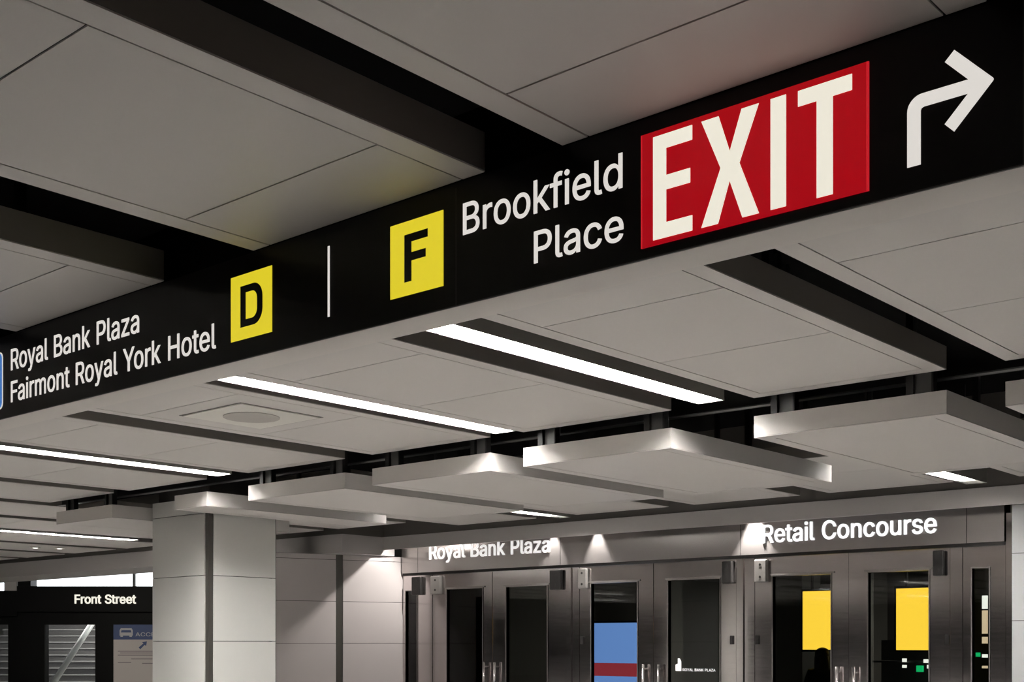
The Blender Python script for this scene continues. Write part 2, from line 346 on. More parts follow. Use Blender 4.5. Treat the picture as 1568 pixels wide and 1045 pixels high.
    'o': [415,[[207,-8,182,-7,159,-2,137,6,117,16,98,30,82,46,68,64,56,85,46,108,40,133,36,159,34,187,36,216,40,243,46,268,56,291,68,312,82,330,98,346,117,360,137,371,159,378,182,383,207,384,233,383,256,378,278,371,299,360,317,346,333,330,347,312,359,291,369,268,376,243,380,216,381,187,380,159,376,133,369,108,359,85,347,64,333,46,317,30,299,16,278,6,256,-2,233,-7],[207,46,226,48,242,51,257,57,270,66,282,76,292,89,300,102,307,117,312,134,316,151,318,169,319,187,318,206,316,224,312,242,307,258,300,274,292,287,282,300,270,310,257,319,242,325,226,329,207,330,189,329,173,325,158,319,145,310,134,300,124,287,115,274,108,258,103,242,99,224,97,206,96,187,97,169,99,151,103,134,108,117,115,102,124,89,134,76,145,66,158,57,173,51,189,48]]],
    'r': [259,[[53,0,53,379,112,379,112,321,115,321,122,335,130,347,140,358,152,367,166,375,181,380,196,384,213,385,229,384,243,384,243,322,230,324,224,325,219,325,213,326,207,326,194,325,182,323,170,319,159,315,149,309,140,301,132,293,126,284,121,273,117,262,114,250,114,237,114,0]]],
    's': [365,[[182,-8,163,-7,145,-5,128,-2,112,3,98,10,84,18,72,27,62,38,53,50,45,63,40,78,36,94,94,107,99,92,105,79,114,69,124,60,136,54,150,49,165,46,181,45,200,46,217,50,232,55,244,62,255,71,262,81,267,91,268,103,267,112,265,121,260,129,254,136,246,142,237,147,225,151,212,155,149,170,125,177,104,186,87,196,72,208,61,222,53,237,48,255,47,274,48,290,51,305,57,319,65,332,75,343,87,354,100,363,115,370,131,377,149,381,167,384,187,384,206,384,223,381,239,378,254,372,267,366,279,358,290,349,299,339,307,328,314,316,319,303,324,290,268,277,264,288,258,298,251,307,243,316,232,323,219,328,205,331,187,333,171,332,156,329,143,324,131,317,121,308,114,299,110,289,109,277,110,267,112,258,117,250,124,243,133,237,144,232,157,227,172,223,229,209,254,202,275,194,292,183,306,171,317,158,325,142,330,125,331,107,330,90,326,75,321,61,312,47,302,35,290,24,276,15,260,6,242,0,223,-5,203,-7]]],
    't': [227,[[204,379,204,327,6,327,6,379],[65,471,126,471,126,98,127,86,128,76,132,68,136,61,142,56,150,53,159,51,170,50,185,51,202,54,213,2,208,0,203,-1,198,-2,192,-3,186,-3,180,-4,174,-4,168,-4,145,-3,125,2,107,10,92,21,80,35,72,52,67,71,65,93]]],
    'u': [410,[[182,-5,164,-4,146,-1,130,4,115,11,101,20,89,31,78,44,69,59,62,76,57,95,54,116,53,139,53,379,114,379,114,144,115,123,119,105,127,89,137,75,150,64,164,56,181,52,200,50,213,51,226,53,238,57,249,62,259,69,268,77,276,86,283,97,289,109,293,122,295,137,296,153,296,379,357,379,357,0,298,0,298,92,307,92,297,67,286,47,272,30,257,17,240,7,222,0,203,-4]]],
    'y': [389,[[47,-139,61,-86,71,-87,80,-89,88,-90,96,-90,104,-89,111,-87,118,-84,124,-80,130,-74,136,-67,141,-58,146,-48,151,-36,163,-1,17,379,84,379,165,155,171,138,177,121,182,104,187,87,191,70,196,53,201,37,206,21,184,21,188,37,193,53,198,70,202,87,207,104,212,121,218,138,224,155,305,379,371,379,204,-58,198,-72,191,-85,184,-97,177,-107,168,-116,159,-124,150,-130,139,-136,128,-140,117,-143,104,-145,91,-145,84,-145,77,-145,71,-144,65,-143,59,-142,54,-141,51,-140]]],
    'z': [380,[[42,0,42,46,254,320,254,323,48,323,48,379,333,379,333,331,126,60,126,56,339,56,339,0]]],
}
CAP = max(p for s in GLYPHS['H'][1] for p in s[1::2])
KERN = {'Yo': -45, 'Ro': -5, 'Pl': 0, 'ky': -10, 'Fr': -12, 'Fa': -18, 'rm': 0, 'rk': 0, 'ok': -4}


def lettering(name, text, x0, x1, z, cap, y, m, parent, thick=0.003, weight=0.0, origin=(0, 0, 0), track=0):
    """text standing in an X-Z plane facing -Y: ink from x0 to x1, baseline at z"""
    pen = 0
    words = [[]]
    for i, ch in enumerate(text):
        if ch == ' ':
            pen += 225
            words.append([])
            continue
        adv, gl = GLYPHS[ch]
        for s in gl:
            words[-1].append([(s[j] + pen, s[j + 1]) for j in range(0, len(s), 2)])
        pen += adv + track + KERN.get(text[i:i + 2], 0)
    lo = min(p[0] for w_ in words for s in w_ for p in s)
    hi = max(p[0] for w_ in words for s in w_ for p in s)
    kx = (x1 - x0) / (hi - lo)
    return [word_mesh(name, w_, lo, kx, x0, z, cap, y, m, parent, thick, weight, origin) for w_ in words]


def word_mesh(name, sp, lo, kx, x0, z, cap, y, m, parent, thick, weight, origin):
    kz = cap / CAP
    off = weight * cap
    cons = []
    for s in sp:
        p = [Vector(((a - lo) * kx, b * kz)) for a, b in s]
        n = len(p)
        q = []
        for i in range(n):
            d0 = (p[i] - p[i - 1]).normalized()
            d1 = (p[(i + 1) % n] - p[i]).normalized()
            n0 = Vector((-d0.y, d0.x))
            n1 = Vector((-d1.y, d1.x))
            k = max(0.5, 1 + n0.dot(n1))
            q.append(p[i] + off * (n0 + n1) / k)
        cons.append(q)
    vs, es = [], []
    for q in cons:
        i0 = len(vs)
        vs += q
        es += [(i0 + i, i0 + (i + 1) % len(q)) for i in range(len(q))]
    V, E_, F_, *_r = delaunay_2d_cdt(vs, es, [], 0, 1e-7)

    def wind(c):
        wn_ = 0
        for q in cons:
            for i in range(len(q)):
                a, b = q[i], q[(i + 1) % len(q)]
                cr = (b.x - a.x) * (c.y - a.y) - (c.x - a.x) * (b.y - a.y)
                if a.y <= c.y < b.y and cr > 0:
                    wn_ += 1
                elif b.y <= c.y < a.y and cr < 0:
                    wn_ -= 1
        return wn_
    bm = bmesh.new()
    fr_ = [bm.verts.new((x0 - origin[0] + v.x, y - thick - origin[1], z - origin[2] + v.y)) for v in V]
    for f in F_:
        c = (V[f[0]] + V[f[1]] + V[f[2]]) / 3
        if wind(c) != 0:
            bm.faces.new([fr_[i] for i in f])
    bmesh.ops.delete(bm, geom=[v for v in bm.verts if not v.link_faces], context='VERTS')
    ex_ = bmesh.ops.extrude_face_region(bm, geom=bm.faces[:], use_keep_orig=True)
    for v in ex_['geom']:
        if isinstance(v, bmesh.types.BMVert):
            v.co.y += thick
    bmesh.ops.recalc_face_normals(bm, faces=bm.faces[:])
    me = bpy.data.meshes.new(name)
    bm.to_mesh(me)
    bm.free()
    me.materials.append(m)
    return link(name, me, parent)


# ------------------------------------------------------------------ heights
HP = EYE + 1.42          # underside of the upper ceiling strips
HH = EYE + 1.19          # underside of the lowered panels
SLAB = EYE + 2.25        # black structural slab above everything

# ------------------------------------------------------------------ the setting
struct(MB().box(-45, 18, -24, 45, -0.1, 0.0).build('floor', FLOOR))
struct(MB().box(-45, 18, -24, 45, SLAB, SLAB + 0.2).build('ceiling', BLACK))

# bulkheads that close the strip ceiling toward the doors
struct(MB().box(-12.0, 6, 11.15, 11.19, EYE + 1.237, EYE + 1.405).build('trim_1', SOFFIT))
struct(MB().box(-12.0, 6, 11.165, 11.19, EYE + 1.4052, SLAB).build('trim_3', REVEAL))
struct(MB().box(-32, -12.001, 10.45, 11.37, EYE + 1.165, EYE + 1.405).build('trim_2', SOFFIT))
struct(MB().box(-32, -12.001, 10.47, 11.37, EYE + 1.4052, SLAB).build('trim_4', REVEAL))

# splayed tiled wall that meets the door line
WD = Vector((0.317, 0.948))
WN = Vector((0.948, -0.317))


def wall_pt(t, off=0.0):
    return (-12.02 - WD.x * t - WN.x * off * -1, 11.5 - WD.y * t + WN.y * off)


wb = MB()
core = [wall_pt(-0.3, -0.012), wall_pt(2.3, -0.012), wall_pt(2.3, -0.5), wall_pt(-0.3, -0.5)]
wb.prism_xy(core[::-1], 0, EYE + 1.163)
wall = struct(wb.build('wall_left', GROOVE))
tl = MB()
zj = [0.0, 0.50, 1.045, 1.60, 2.15, EYE + 1.095, EYE + 1.163]
for a, b in ((-0.05, 0.83), (0.93, 2.3)):
    for z0, z1 in zip(zj[:-1], zj[1:]):
        q = [wall_pt(a, 0), wall_pt(b, 0), wall_pt(b, -0.012), wall_pt(a, -0.012)]
        tl.prism_xy(q[::-1], z0 + 0.003, z1 - 0.003)
tl.build('tile_cladding', TILEP, wall)
st = MB()
q = [wall_pt(0.835, -0.004), wall_pt(0.925, -0.004), wall_pt(0.925, -0.02), wall_pt(0.835, -0.02)]
st.prism_xy(q[::-1], 0, EYE + 1.163)
st.build('joint_strip', STRIP, wall)

# pale wall beside the doors on the near side
wr = struct(MB().box(-3.86, 0.5, 11.2, 11.9, 0, EYE + 1.235).build('wall_right', TILEG))
g = MB()
for z in (0.6, 1.2, 1.8, 2.4):
    g.box(-3.861, 0.5, 11.198, 11.21, z, z + 0.006)
g.build('tile_joint', GROOVE, wr)

# ------------------------------------------------------------------ ceiling panels
JOINT = 0.007


def ceiling_panel(name, label, group, x0, x1, y0, y1, zb, joints, bl=0.09, br=0.09, bf=0.0, bb=0.0, th=0.12, tray=TRAY, rods=True,
                  brackets=False, notch=None):
    """suspended metal panel: tray with a flush border and lift-out tiles under it"""
    cx, cy = (x0 + x1) / 2, (y0 + y1) / 2
    org = (cx, cy, zb)
    t = thing(name, label, 'ceiling panel', org, 0, group)
    f = 0.006
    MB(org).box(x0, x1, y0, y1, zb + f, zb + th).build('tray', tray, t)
    gb = MB(org).box(x0 + 0.002, x1 - 0.002, y0 + 0.002, y1 - 0.002, zb + f - 0.0012, zb + f)
    gb.build('joint_backing', GROOVE, t)
    fr = MB(org)
    ya = y0 + bf
    yb = y1 - bb
    fr.box(x0, x0 + bl, y0, y1, zb, zb + f - 0.0012)
    fr.box(x1 - br, x1, y0, y1, zb, zb + f - 0.0012)
    if bf > 0:
        fr.box(x0 + bl, x1 - br, y0, ya, zb, zb + f - 0.0012)
    if bb > 0:
        fr.box(x0 + bl, x1 - br, yb, y1, zb, zb + f - 0.0012)
    fr.build('border_frame', PANEL, t)
    ys = [ya] + [j for j in joints if ya + 0.1 < j < yb - 0.1] + [yb]
    for a, b in zip(ys[:-1], ys[1:]):
        MB(org).box(x0 + bl + JOINT, x1 - br - JOINT, a + (JOINT / 2 if a > y0 else 0), b - (JOINT / 2 if b < y1 else 0), zb + 0.0005,
                    zb + f - 0.0012).build('face_tile', PANEL, t)
    if rods:
        n = max(2, int((y1 - y0) / 1.6))
        for k in range(n):
            y = y0 + (k + 0.5) * (y1 - y0) / n
            MB(org).box(cx - 0.02, cx + 0.02, y - 0.02, y + 0.02, zb + th, SLAB).build('hanger_rod', STEELDK, t)
    if brackets:
        for xx in (x0 + 0.16, x1 - 0.16):
            h = MB(org)
            h.use(STEELDK).box(xx - 0.085, xx - 0.045, y0 + 0.06, y0 + 0.11, zb + th, SLAB)
            h.use(BRACKET).box(xx - 0.045, xx + 0.055, y0 + 0.085, y0 + 0.095, zb + th, zb + th + 0.16)
            h.use(STEELDK).box(xx + 0.055, xx + 0.066, y0 + 0.06, y0 + 0.11, zb + th, zb + th + 0.2)
            h.build('hanger_bracket', None, t)
        MB(org).box(cx - 0.02, cx + 0.02, y1 - 0.2, y1 - 0.16, zb + th, SLAB).build('hanger_rod', STEELDK, t)
    return t


CJ = [-2.2, -1.27, -0.35, 0.57, 1.49, 2.39, 3.32, 4.26, 5.19, 7.05, 7.98, 8.9]
SIGN_Y = 2.745
SIGN_B = 2.89
NEAR = 'strip ceiling panels in front of the overhead sign'
MID = 'strip ceiling panels between the sign and the step'
LOW = 'lowered ceiling panels beyond the step'
BACK = 'strip ceiling panels by the doors'
BAY = 'long ceiling strips of the street side bay'

X5, X4, X3, X2, X1, X0 = (-2.20, -1.0), (-3.63, -2.50), (-5.385, -4.20), (-6.88, -5.685), (-8.40, -7.19), (-10.2, -8.985)
XM = (-11.66, -10.47)
near = [
    ((-0.70, 0.5), 'grey ceiling panel past the turning arrow, in front of the sign'),
    (X5, 'grey ceiling panel in front of the sign, above the red EXIT panel'),
    (X4, 'broad grey ceiling panel in front of the sign, above the F square and divider'),
    (X3, 'grey ceiling panel in front of the sign, above the hotel name'),
    (X2, 'grey ceiling panel in front of the sign at the far left edge'),
]
for (a, b), lab in near:
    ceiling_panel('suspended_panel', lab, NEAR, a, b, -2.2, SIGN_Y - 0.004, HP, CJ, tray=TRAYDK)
OUT = 'strip ceiling panels outside the picture'
outs = [(X1, 0), (X0, 0), ((-11.66, -10.47), 0), ((-13.15, -11.95), 0), ((-14.65, -13.45), 0), ((-16.45, -15.25), 0), ((-17.95, -16.75), 0),
        ((-19.45, -18.25), 0), ((-20.95, -19.75), 0), ((-22.45, -21.25), 0),
        ((-23.95, -22.75), 0), ((-25.45, -24.25), 0)]
for (a, b), _u in outs:
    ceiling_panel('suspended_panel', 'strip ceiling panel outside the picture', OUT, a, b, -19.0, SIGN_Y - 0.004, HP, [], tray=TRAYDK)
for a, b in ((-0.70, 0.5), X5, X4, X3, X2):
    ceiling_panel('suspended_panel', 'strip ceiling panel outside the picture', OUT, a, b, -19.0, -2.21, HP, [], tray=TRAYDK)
for a, b in ((-20.95, -19.75), (-22.45, -21.25)):
    ceiling_panel('suspended_panel', 'strip ceiling panel outside the picture', OUT, a, b, SIGN_B + 0.004, 10.1, HP, [], tray=TRAYDK)
mid = [
    ((-0.70, 0.5), 'grey ceiling panel behind the arrow end of the sign'),
    (X5, 'grey ceiling panel behind the sign, beyond the black gap right of the EXIT panel'),
    (X4, 'broad grey ceiling panel between the widest light strip and the black gap'),
    (X3, 'grey ceiling panel between the two brightest light strips'),
    (X2, 'grey ceiling panel that holds the round speaker'),
    (X1, 'grey ceiling panel between the speaker panel and the left light strip'),
    (X0, 'grey ceiling panel just left of the light strip above the tiled column'),
    (XM, 'grey ceiling panel ending above the short lowered box left of the column'),
]
for (a, b), lab in mid:
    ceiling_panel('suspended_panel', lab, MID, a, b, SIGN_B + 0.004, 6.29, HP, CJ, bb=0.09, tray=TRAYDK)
low = [
    (X5, 'lowered grey ceiling box cut by the right picture edge'),
    (X4, 'lowered grey ceiling box second from the right, above the Retail Concourse doors'),
    (X3, 'lowered grey ceiling box with lit corners, above the steel door header'),
    (X2, 'lowered grey ceiling box with one lit near corner, above Royal Bank Plaza'),
    (X1, 'lowered grey ceiling box just right of the tiled column'),
    ((-9.47, -8.985), 'narrow lowered ceiling box fitted against the top of the column'),
    ((-11.53, -10.50), 'short lowered ceiling box left of the tiled column'),
]
for (a, b), lab in low:
    ceiling_panel('lowered_panel', lab, LOW, a, b, 6.29, 8.4, HH, [], bf=0.09, bb=0.09, th=0.125, tray=PANEL, rods=False,
                  brackets=(b - a) > 0.8)
# the narrow box hangs from one rod of its own
back = [
    (X5, 'far grey ceiling panel by the doors at the right picture edge'),
    (X4, 'far grey ceiling panel beside the short light over Retail Concourse'),
    (X3, 'far grey ceiling panel past the box with lit corners'),
    (X2, 'far grey ceiling panel above the plain steel header'),
    (X1, 'far grey ceiling panel beside the short light above Royal Bank Plaza'),
    (X0, 'far grey ceiling panel above the pinkish tiled wall'),
    (XM, 'far grey ceiling panel hidden partly behind the column'),
]
for (a, b), lab in back:
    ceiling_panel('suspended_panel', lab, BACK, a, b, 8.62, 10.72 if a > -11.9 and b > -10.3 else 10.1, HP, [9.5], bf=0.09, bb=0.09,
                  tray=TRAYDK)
bay = [
    ((-13.15, -11.95), 'long ceiling strip left of the column, nearest the lowered boxes'),
    ((-14.65, -13.45), 'long ceiling strip on the near side of the street light strip'),
    ((-16.45, -15.25), 'long ceiling strip on the far side of the street light strip'),
    ((-17.95, -16.75), 'long ceiling strip with two tiny downlights beyond the street light strip'),
    ((-19.45, -18.25), 'farthest long ceiling strip toward the Front Street doors'),
]
for (a, b), lab in bay:
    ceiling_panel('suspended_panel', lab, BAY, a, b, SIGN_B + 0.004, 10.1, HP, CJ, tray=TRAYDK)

# ------------------------------------------------------------------ linear lights


def light_fixture(label, xc, y0, y1, wd=0.18, group='recessed linear ceiling lights', deep=0.085, tail=0.012):
    """linear luminaire: the lens sits deep in the housing above a cross-blade louver"""
    org = (xc, (y0 + y1) / 2, HP)
    t = thing('linear_light', label, 'ceiling light', org, 0, group)
    x0, x1 = xc - wd / 2, xc + wd / 2
    hs = MB(org)
    e = 0.006
    h = 0.15
    hs.box(x0, x0 + e, y0, y1, HP, HP + h)
    hs.box(x1 - e, x1, y0, y1, HP, HP + h)
    hs.box(x0 + e, x1 - e, y0, y0 + e, HP, HP + h)
    hs.box(x0 + e, x1 - e, y1 - e, y1, HP, HP + h)
    hs.box(x0 + e, x1 - e, y0 + e, y1 - e, HP + h - 0.01, HP + h)
    hs.build('housing', FIXT, t)
    rf = MB(org)
    rf.box(x0 + e, x0 + e + 0.002, y0 + e, y1 - e, HP + 0.002, HP + h - 0.011)
    rf.box(x1 - e - 0.002, x1 - e, y0 + e, y1 - e, HP + 0.002, HP + h - 0.011)
    rf.box(x0 + e, x1 - e, y0 + e, y0 + e + 0.002, HP + 0.002, HP + h - 0.011)
    rf.box(x0 + e, x1 - e, y1 - e - 0.002, y1 - e, HP + 0.002, HP + h - 0.011)
    rf.build('side_reflector', REFLECTOR, t)
    MB(org).box(x0 + e + 0.003, x1 - e - 0.003, y0 + 0.10, y1 - tail, HP + deep, HP + deep + 0.005).build('lamp_lens', LAMP, t)
    lv = MB(org)
    n = round((y1 - y0 - 0.02) / 0.09)
    for k in range(1, n):
        y = y0 + 0.01 + k * (y1 - y0 - 0.02) / n
        lv.box(x0 + e + 0.0021, x1 - e - 0.0021, y - 0.001, y + 0.001, HP + 0.004, HP + 0.03)
    lv.box(xc - 0.001, xc + 0.001, y0 + 0.01, y1 - 0.01, HP + 0.02, HP + 0.03)
    lv.build('louver', REFLECTOR, t)
    for y in (y0 + 0.3, y1 - 0.3):
        MB(org).box(xc - 0.012, xc + 0.012, y - 0.012, y + 0.012, HP + h, SLAB).build('hanger_rod', STEELDK, t)
    return t


light_fixture('wide bright light strip just behind the sign, below the Place lettering', -3.885, 3.85, 6.235, deep=0.065)
light_fixture('bright light strip left of the widest one, tight against its panel', -5.485, 3.92, 6.22)
light_fixture('light strip that ends above the tiled column', -8.66, 3.92, 6.24, 0.2)
light_fixture('long light strip at far left, above the Front Street doors', -15.05, 3.6, 9.37, 0.2)
light_fixture('short far light strip above the Retail Concourse header', -4.08, 8.50, 10.95, tail=0.45)
light_fixture('short far light strip above the Royal Bank Plaza header', -8.69, 8.50, 10.88, tail=0.40)
for x, y0, y1 in ((-0.85, 3.92, 6.22), (-18.1, 3.92, 6.22), (-15.05, -4.2, -1.9), (-15.05, -8.4, -6.1), (-18.1, -8.4, -6.1), (-21.1, -6.2, -3.9),
                  (-8.69, -9.4, -7.1), (-11.8, -6.2, -3.9), (-11.8, -13.0, -10.7), (-15.05, -14.0, -11.7), (-18.1, -14.0, -11.7),
                  (-21.1, -12.0, -9.7), (-24.1, -4.2, -1.9), (-24.1, -10.2, -7.9)):
    light_fixture('unseen ceiling light strip added to light the concourse outside the picture', x, y0, y1)  # unseen strips added to brighten the floor and the reflected ceiling

# ------------------------------------------------------------------ speaker, downlights, steel
sx, sy = -6.285, 4.73
sp = thing('loudspeaker', 'square ceiling speaker plate with a round grey grille', 'speaker', (sx, sy, HP))
MB((sx, sy, HP)).box(sx - 0.3, sx + 0.3, sy - 0.3, sy + 0.3, HP - 0.006, HP - 0.0005).build('speaker_plate', SPKFRAME, sp, bevel=0.001)
gm = MB((sx, sy, HP)).tube((sx, sy, HP - 0.010), (sx, sy, HP - 0.0065), 0.175, 40)
gm.build('speaker_grille', GRILLE, sp)
sr = MB((sx, sy, HP))
for x0_, x1_, y0_, y1_ in ((-.315, .315, -.315, -.305), (-.315, .315, .305, .315), (-.315, -.305, -.305, .305), (.305, .315, -.305, .305)):
    sr.box(sx + x0_, sx + x1_, sy + y0_, sy + y1_, HP - 0.0025, HP - 0.0005)
sr.build('shadow_gap', TRAYDK, sp)

for i, (x, y, lab) in enumerate(((-17.2, 9.05, 'tiny lit downlight left of its twin, over the street side bay'),
                                 (-17.05, 9.35, 'tiny lit downlight right of its twin, over the street side bay'))):
    dlt = thing('downlight', lab, 'downlight', (x, y, HP), 0, 'tiny downlights of the street side bay')
    MB((x, y, HP)).tube((x, y, HP - 0.014), (x, y, HP - 0.001), 0.07, 20).build('trim_ring', SPKFRAME, dlt)
    MB((x, y, HP)).tube((x, y, HP - 0.019), (x, y, HP - 0.0145), 0.035, 20).build('lamp_lens', D_WHITE, dlt)

for xa, xb, lab in ((-11.9, 1.0, 'dark steel channel running behind the step above the lowered boxes'),):
    bt = thing('steel_channel', lab, 'steel beam', ((xa + xb) / 2, 6.55, HP))
    o_ = ((xa + xb) / 2, 6.55, HP)
    MB(o_).box(xa, xb, 6.55, 6.56, HP + 0.0, HP + 0.16).build('web', STEELDK, bt)
    MB(o_).box(xa, xb, 6.50, 6.55, HP + 0.0, HP + 0.008).build('lower_flange', BRACKET, bt)
    for k in range(7):
        x = xa + 0.9 + k * 1.85
        MB(o_).box(x - 0.03, x + 0.03, 6.56, 6.6, HP + 0.05, SLAB).build('hanger_post', STEELDK, bt)

# ------------------------------------------------------------------ the overhead sign
SX0, SX1 = -7.4, 0.6
ZB, ZT = EYE + 1.037, EYE + 1.404
so = ((SX0 + SX1) / 2, SIGN_Y, ZB)
sign = thing('overhead_sign', 'long black overhead direction sign with white lettering and red EXIT panel', 'sign', so)
MB(so).box(SX0, SX1, SIGN_Y + 0.004, SIGN_B, ZB, ZT + 0.013).build('sign_casing', SIGNGREY, sign)
MB(so).box(SX0, SX1, SIGN_Y, SIGN_Y + 0.0038, ZB + 0.001, ZT + 0.0135).build('sign_face', SIGNBLK, sign)
MB(so).box(SX0, SX1, SIGN_Y - 0.004, SIGN_Y, ZB, ZB + 0.0035).build('bottom_edge', SIGNJOINT, sign)
MB(so).box(SX0, SX1, SIGN_Y + 0.05, SIGN_B - 0.04, ZT + 0.0131, ZT + 0.25).build('mounting_spine', BLACK, sign)
for x in (-6.9, -5.5, -2.35, -0.85):
    MB(so).box(x - 0.02, x + 0.02, SIGN_Y + 0.055, SIGN_Y + 0.095, ZT + 0.25, SLAB).build('hanger_rod', STEELDK, sign)
for x in (-2.623, -0.922):
    MB(so).box(x - 0.0012, x + 0.0012, SIGN_Y - 0.0006, SIGN_Y, ZB + 0.004, ZT - 0.001).build('face_joint', SIGNJOINT, sign)
FY = SIGN_Y - 0.0005
W_ = 0.010
lettering('lettering', 'Royal Bank Plaza', -5.4363, -4.381, EYE + 1.2515, 0.0945, FY, S_WHITE, sign, 0.002, W_, so)
lettering('lettering', 'Fairmont Royal York Hotel', -5.4363, -3.8632, EYE + 1.1055, 0.0935, FY, S_WHITE, sign, 0.002, W_, so)
lettering('lettering', 'Brookfield', -2.5912, -1.9929, EYE + 1.2512, 0.0945, FY, S_WHITE, sign, 0.002, W_, so)
lettering('lettering', 'Place', -2.3074, -1.9895, EYE + 1.1065, 0.091, FY, S_WHITE, sign, 0.002, W_, so)
MB(so).box(-3.2236, -3.2148, FY - 0.002, FY, EYE + 1.110, EYE + 1.350).build('divider_line', S_WHITE, sign)


def rrect(x0, x1, z0, z1, r, n=8):
    p = []
    for cx_, cz_, a0 in ((x1 - r, z0 + r, -90), (x1 - r, z1 - r, 0), (x0 + r, z1 - r, 90), (x0 + r, z0 + r, 180)):
        for k in range(n + 1):
            a = math.radians(a0 + 90 * k / n)
            p.append((cx_ + r * math.cos(a), cz_ + r * math.sin(a)))
    return p


def up(pts):
    return [(x, EYE + z) for x, z in pts]


# blue pictogram plate at the end of the lettering
pc = MB(so).prism(rrect(-5.785, -5.515, EYE + 1.085, EYE + 1.350, 0.03), FY - 0.002, FY).build('pictogram_border', S_WHITE, sign)
MB(so).prism(rrect(-5.779, -5.521, EYE + 1.091, EYE + 1.344, 0.026), FY - 0.003, FY - 0.002).build('pictogram_plate', S_BLUE, pc)

# yellow squares
ysq = MB(so).box(-3.768, -3.527, FY - 0.002, FY, EYE + 1.1105, EYE + 1.347).build('yellow_square', S_YEL, sign)
dl, dr, db_, dt_, ds = -3.7092, -3.5796, 1.1545, 1.3045, 0.031


def d_shape(x0, x1, z0, z1, r, n=10):
    p = [(x0, z0), (x1 - r, z0)]
    for k in range(n + 1):
        a = math.radians(-90 + 90 * k / n)
        p.append((x1 - r + r * math.cos(a), z0 + r * 1.05 + r * 1.05 * math.sin(a)))
    for k in range(n + 1):
        a = math.radians(90 * k / n)
        p.append((x1 - r + r * math.cos(a), z1 - r * 1.05 + r * 1.05 * math.sin(a)))
    p.append((x0, z1))
    return p


def ring(mb, outer, inner, y0, y1):
    """closed outline with a hole, both the same count, extruded"""
    n = len(outer)
    V = lambda x, y, z: mb.bm.verts.new(Vector((x, y, z)) - mb.o)
    A = [V(x, y0, z) for x, z in outer]
    B = [V(x, y0, z) for x, z in inner]
    C = [V(x, y1, z) for x, z in outer]
    D = [V(x, y1, z) for x, z in inner]
    for i in range(n):
        j = (i + 1) % n
        mb.bm.faces.new([A[i], A[j], B[j], B[i]])
        mb.bm.faces.new([C[i], D[i], D[j], C[j]])
        mb.bm.faces.new([A[i], C[i], C[j], A[j]])
        mb.bm.faces.new([B[i], B[j], D[j], D[i]])
    return mb


ring(MB(so), up(d_shape(dl, dr, db_, dt_, 0.052)), up(d_shape(dl + ds, dr - ds, db_ + 0.026, dt_ - 0.026, 0.030)), FY - 0.003, FY - 0.002).build('letter_d', SIGNBLK, ysq)
ysq2 = MB(so).box(-2.9145, -2.6765, FY - 0.002, FY, EYE + 1.1115, EYE + 1.3476).build('yellow_square', S_YEL, sign)
MB(so).prism(up([(-2.8483, 1.154), (-2.8164, 1.154), (-2.8164, 1.2187), (-2.7523, 1.2187), (-2.7523, 1.245), (-2.8164, 1.245), (-2.8164, 1.2793),
                 (-2.7433, 1.2793), (-2.7433, 1.305), (-2.8483, 1.305)]), FY - 0.003, FY - 0.002).build('letter_f', SIGNBLK, ysq2)

# EXIT panel
ep = MB(so)
ep.use(S_RED).box(-1.9235, -1.2815, FY - 0.004, FY, EYE + 1.068, EYE + 1.3735)
ep.use(S_RED2).box(-1.9281, -1.9235, FY - 0.004, FY, EYE + 1.068, EYE + 1.3735).box(-1.2815, -1.2756, FY - 0.004, FY, EYE + 1.068, EYE + 1.3735)
ep = ep.build('exit_panel', None, sign)
EY0, EY1 = FY - 0.0055, FY - 0.004
zt, zb_ = 1.358, 1.0815
MB(so).prism(up([(-1.8876, zb_), (-1.764, zb_), (-1.764, 1.1218), (-1.8459, 1.1218), (-1.8459, 1.2088), (-1.7706, 1.2088), (-1.7706, 1.2472),
                 (-1.8459, 1.2472), (-1.8459, 1.3195), (-1.7644, 1.3195), (-1.7644, zt), (-1.8876, zt)]), EY0, EY1).build('letter_e', S_CREAM, ep)
MB(so).prism(up([(-1.7363, zb_), (-1.6862, zb_), (-1.6519, 1.1844), (-1.6145, zb_), (-1.5669, zb_), (-1.6232, 1.2228), (-1.5675, zt), (-1.6168, zt),
                 (-1.6513, 1.2595), (-1.6844, zt), (-1.7363, zt), (-1.6785, 1.2228)]), EY0, EY1).build('letter_x', S_CREAM, ep)
MB(so).box(-1.5342, -1.4915, EY0, EY1, EYE + zb_, EYE + zt).build('letter_i', S_CREAM, ep)
MB(so).prism(up([(-1.4089, zb_), (-1.3664, zb_), (-1.3664, 1.3175), (-1.317, 1.3175), (-1.317, zt - 0.002), (-1.4588, zt - 0.002), (-1.4588, 1.3175),
                 (-1.4089, 1.3175)]), EY0, EY1).build('letter_t', S_CREAM, ep)
# turning arrow
ar = [(-1.1824, 1.0987), (-1.1507, 1.0987), (-1.1507, 1.222), (-1.1487, 1.2272), (-1.143, 1.2293), (-1.041, 1.2293), (-1.0947, 1.1747),
      (-1.0733, 1.1528), (-0.9858, 1.2425), (-0.9852, 1.2455), (-0.9863, 1.248), (-1.0724, 1.3363), (-1.0941, 1.3152), (-1.041, 1.2602),
      (-1.1468, 1.2602)]
for k in range(1, 8):
    a = math.radians(90 + 90 * k / 8)
    ar.append((-1.1468 + 0.0356 * math.cos(a), 1.2246 + 0.0356 * math.sin(a)))
ar.append((-1.1824, 1.2246))
MB(so).prism(up(ar), FY - 0.002, FY).build('turn_arrow', S_WHITE, sign)

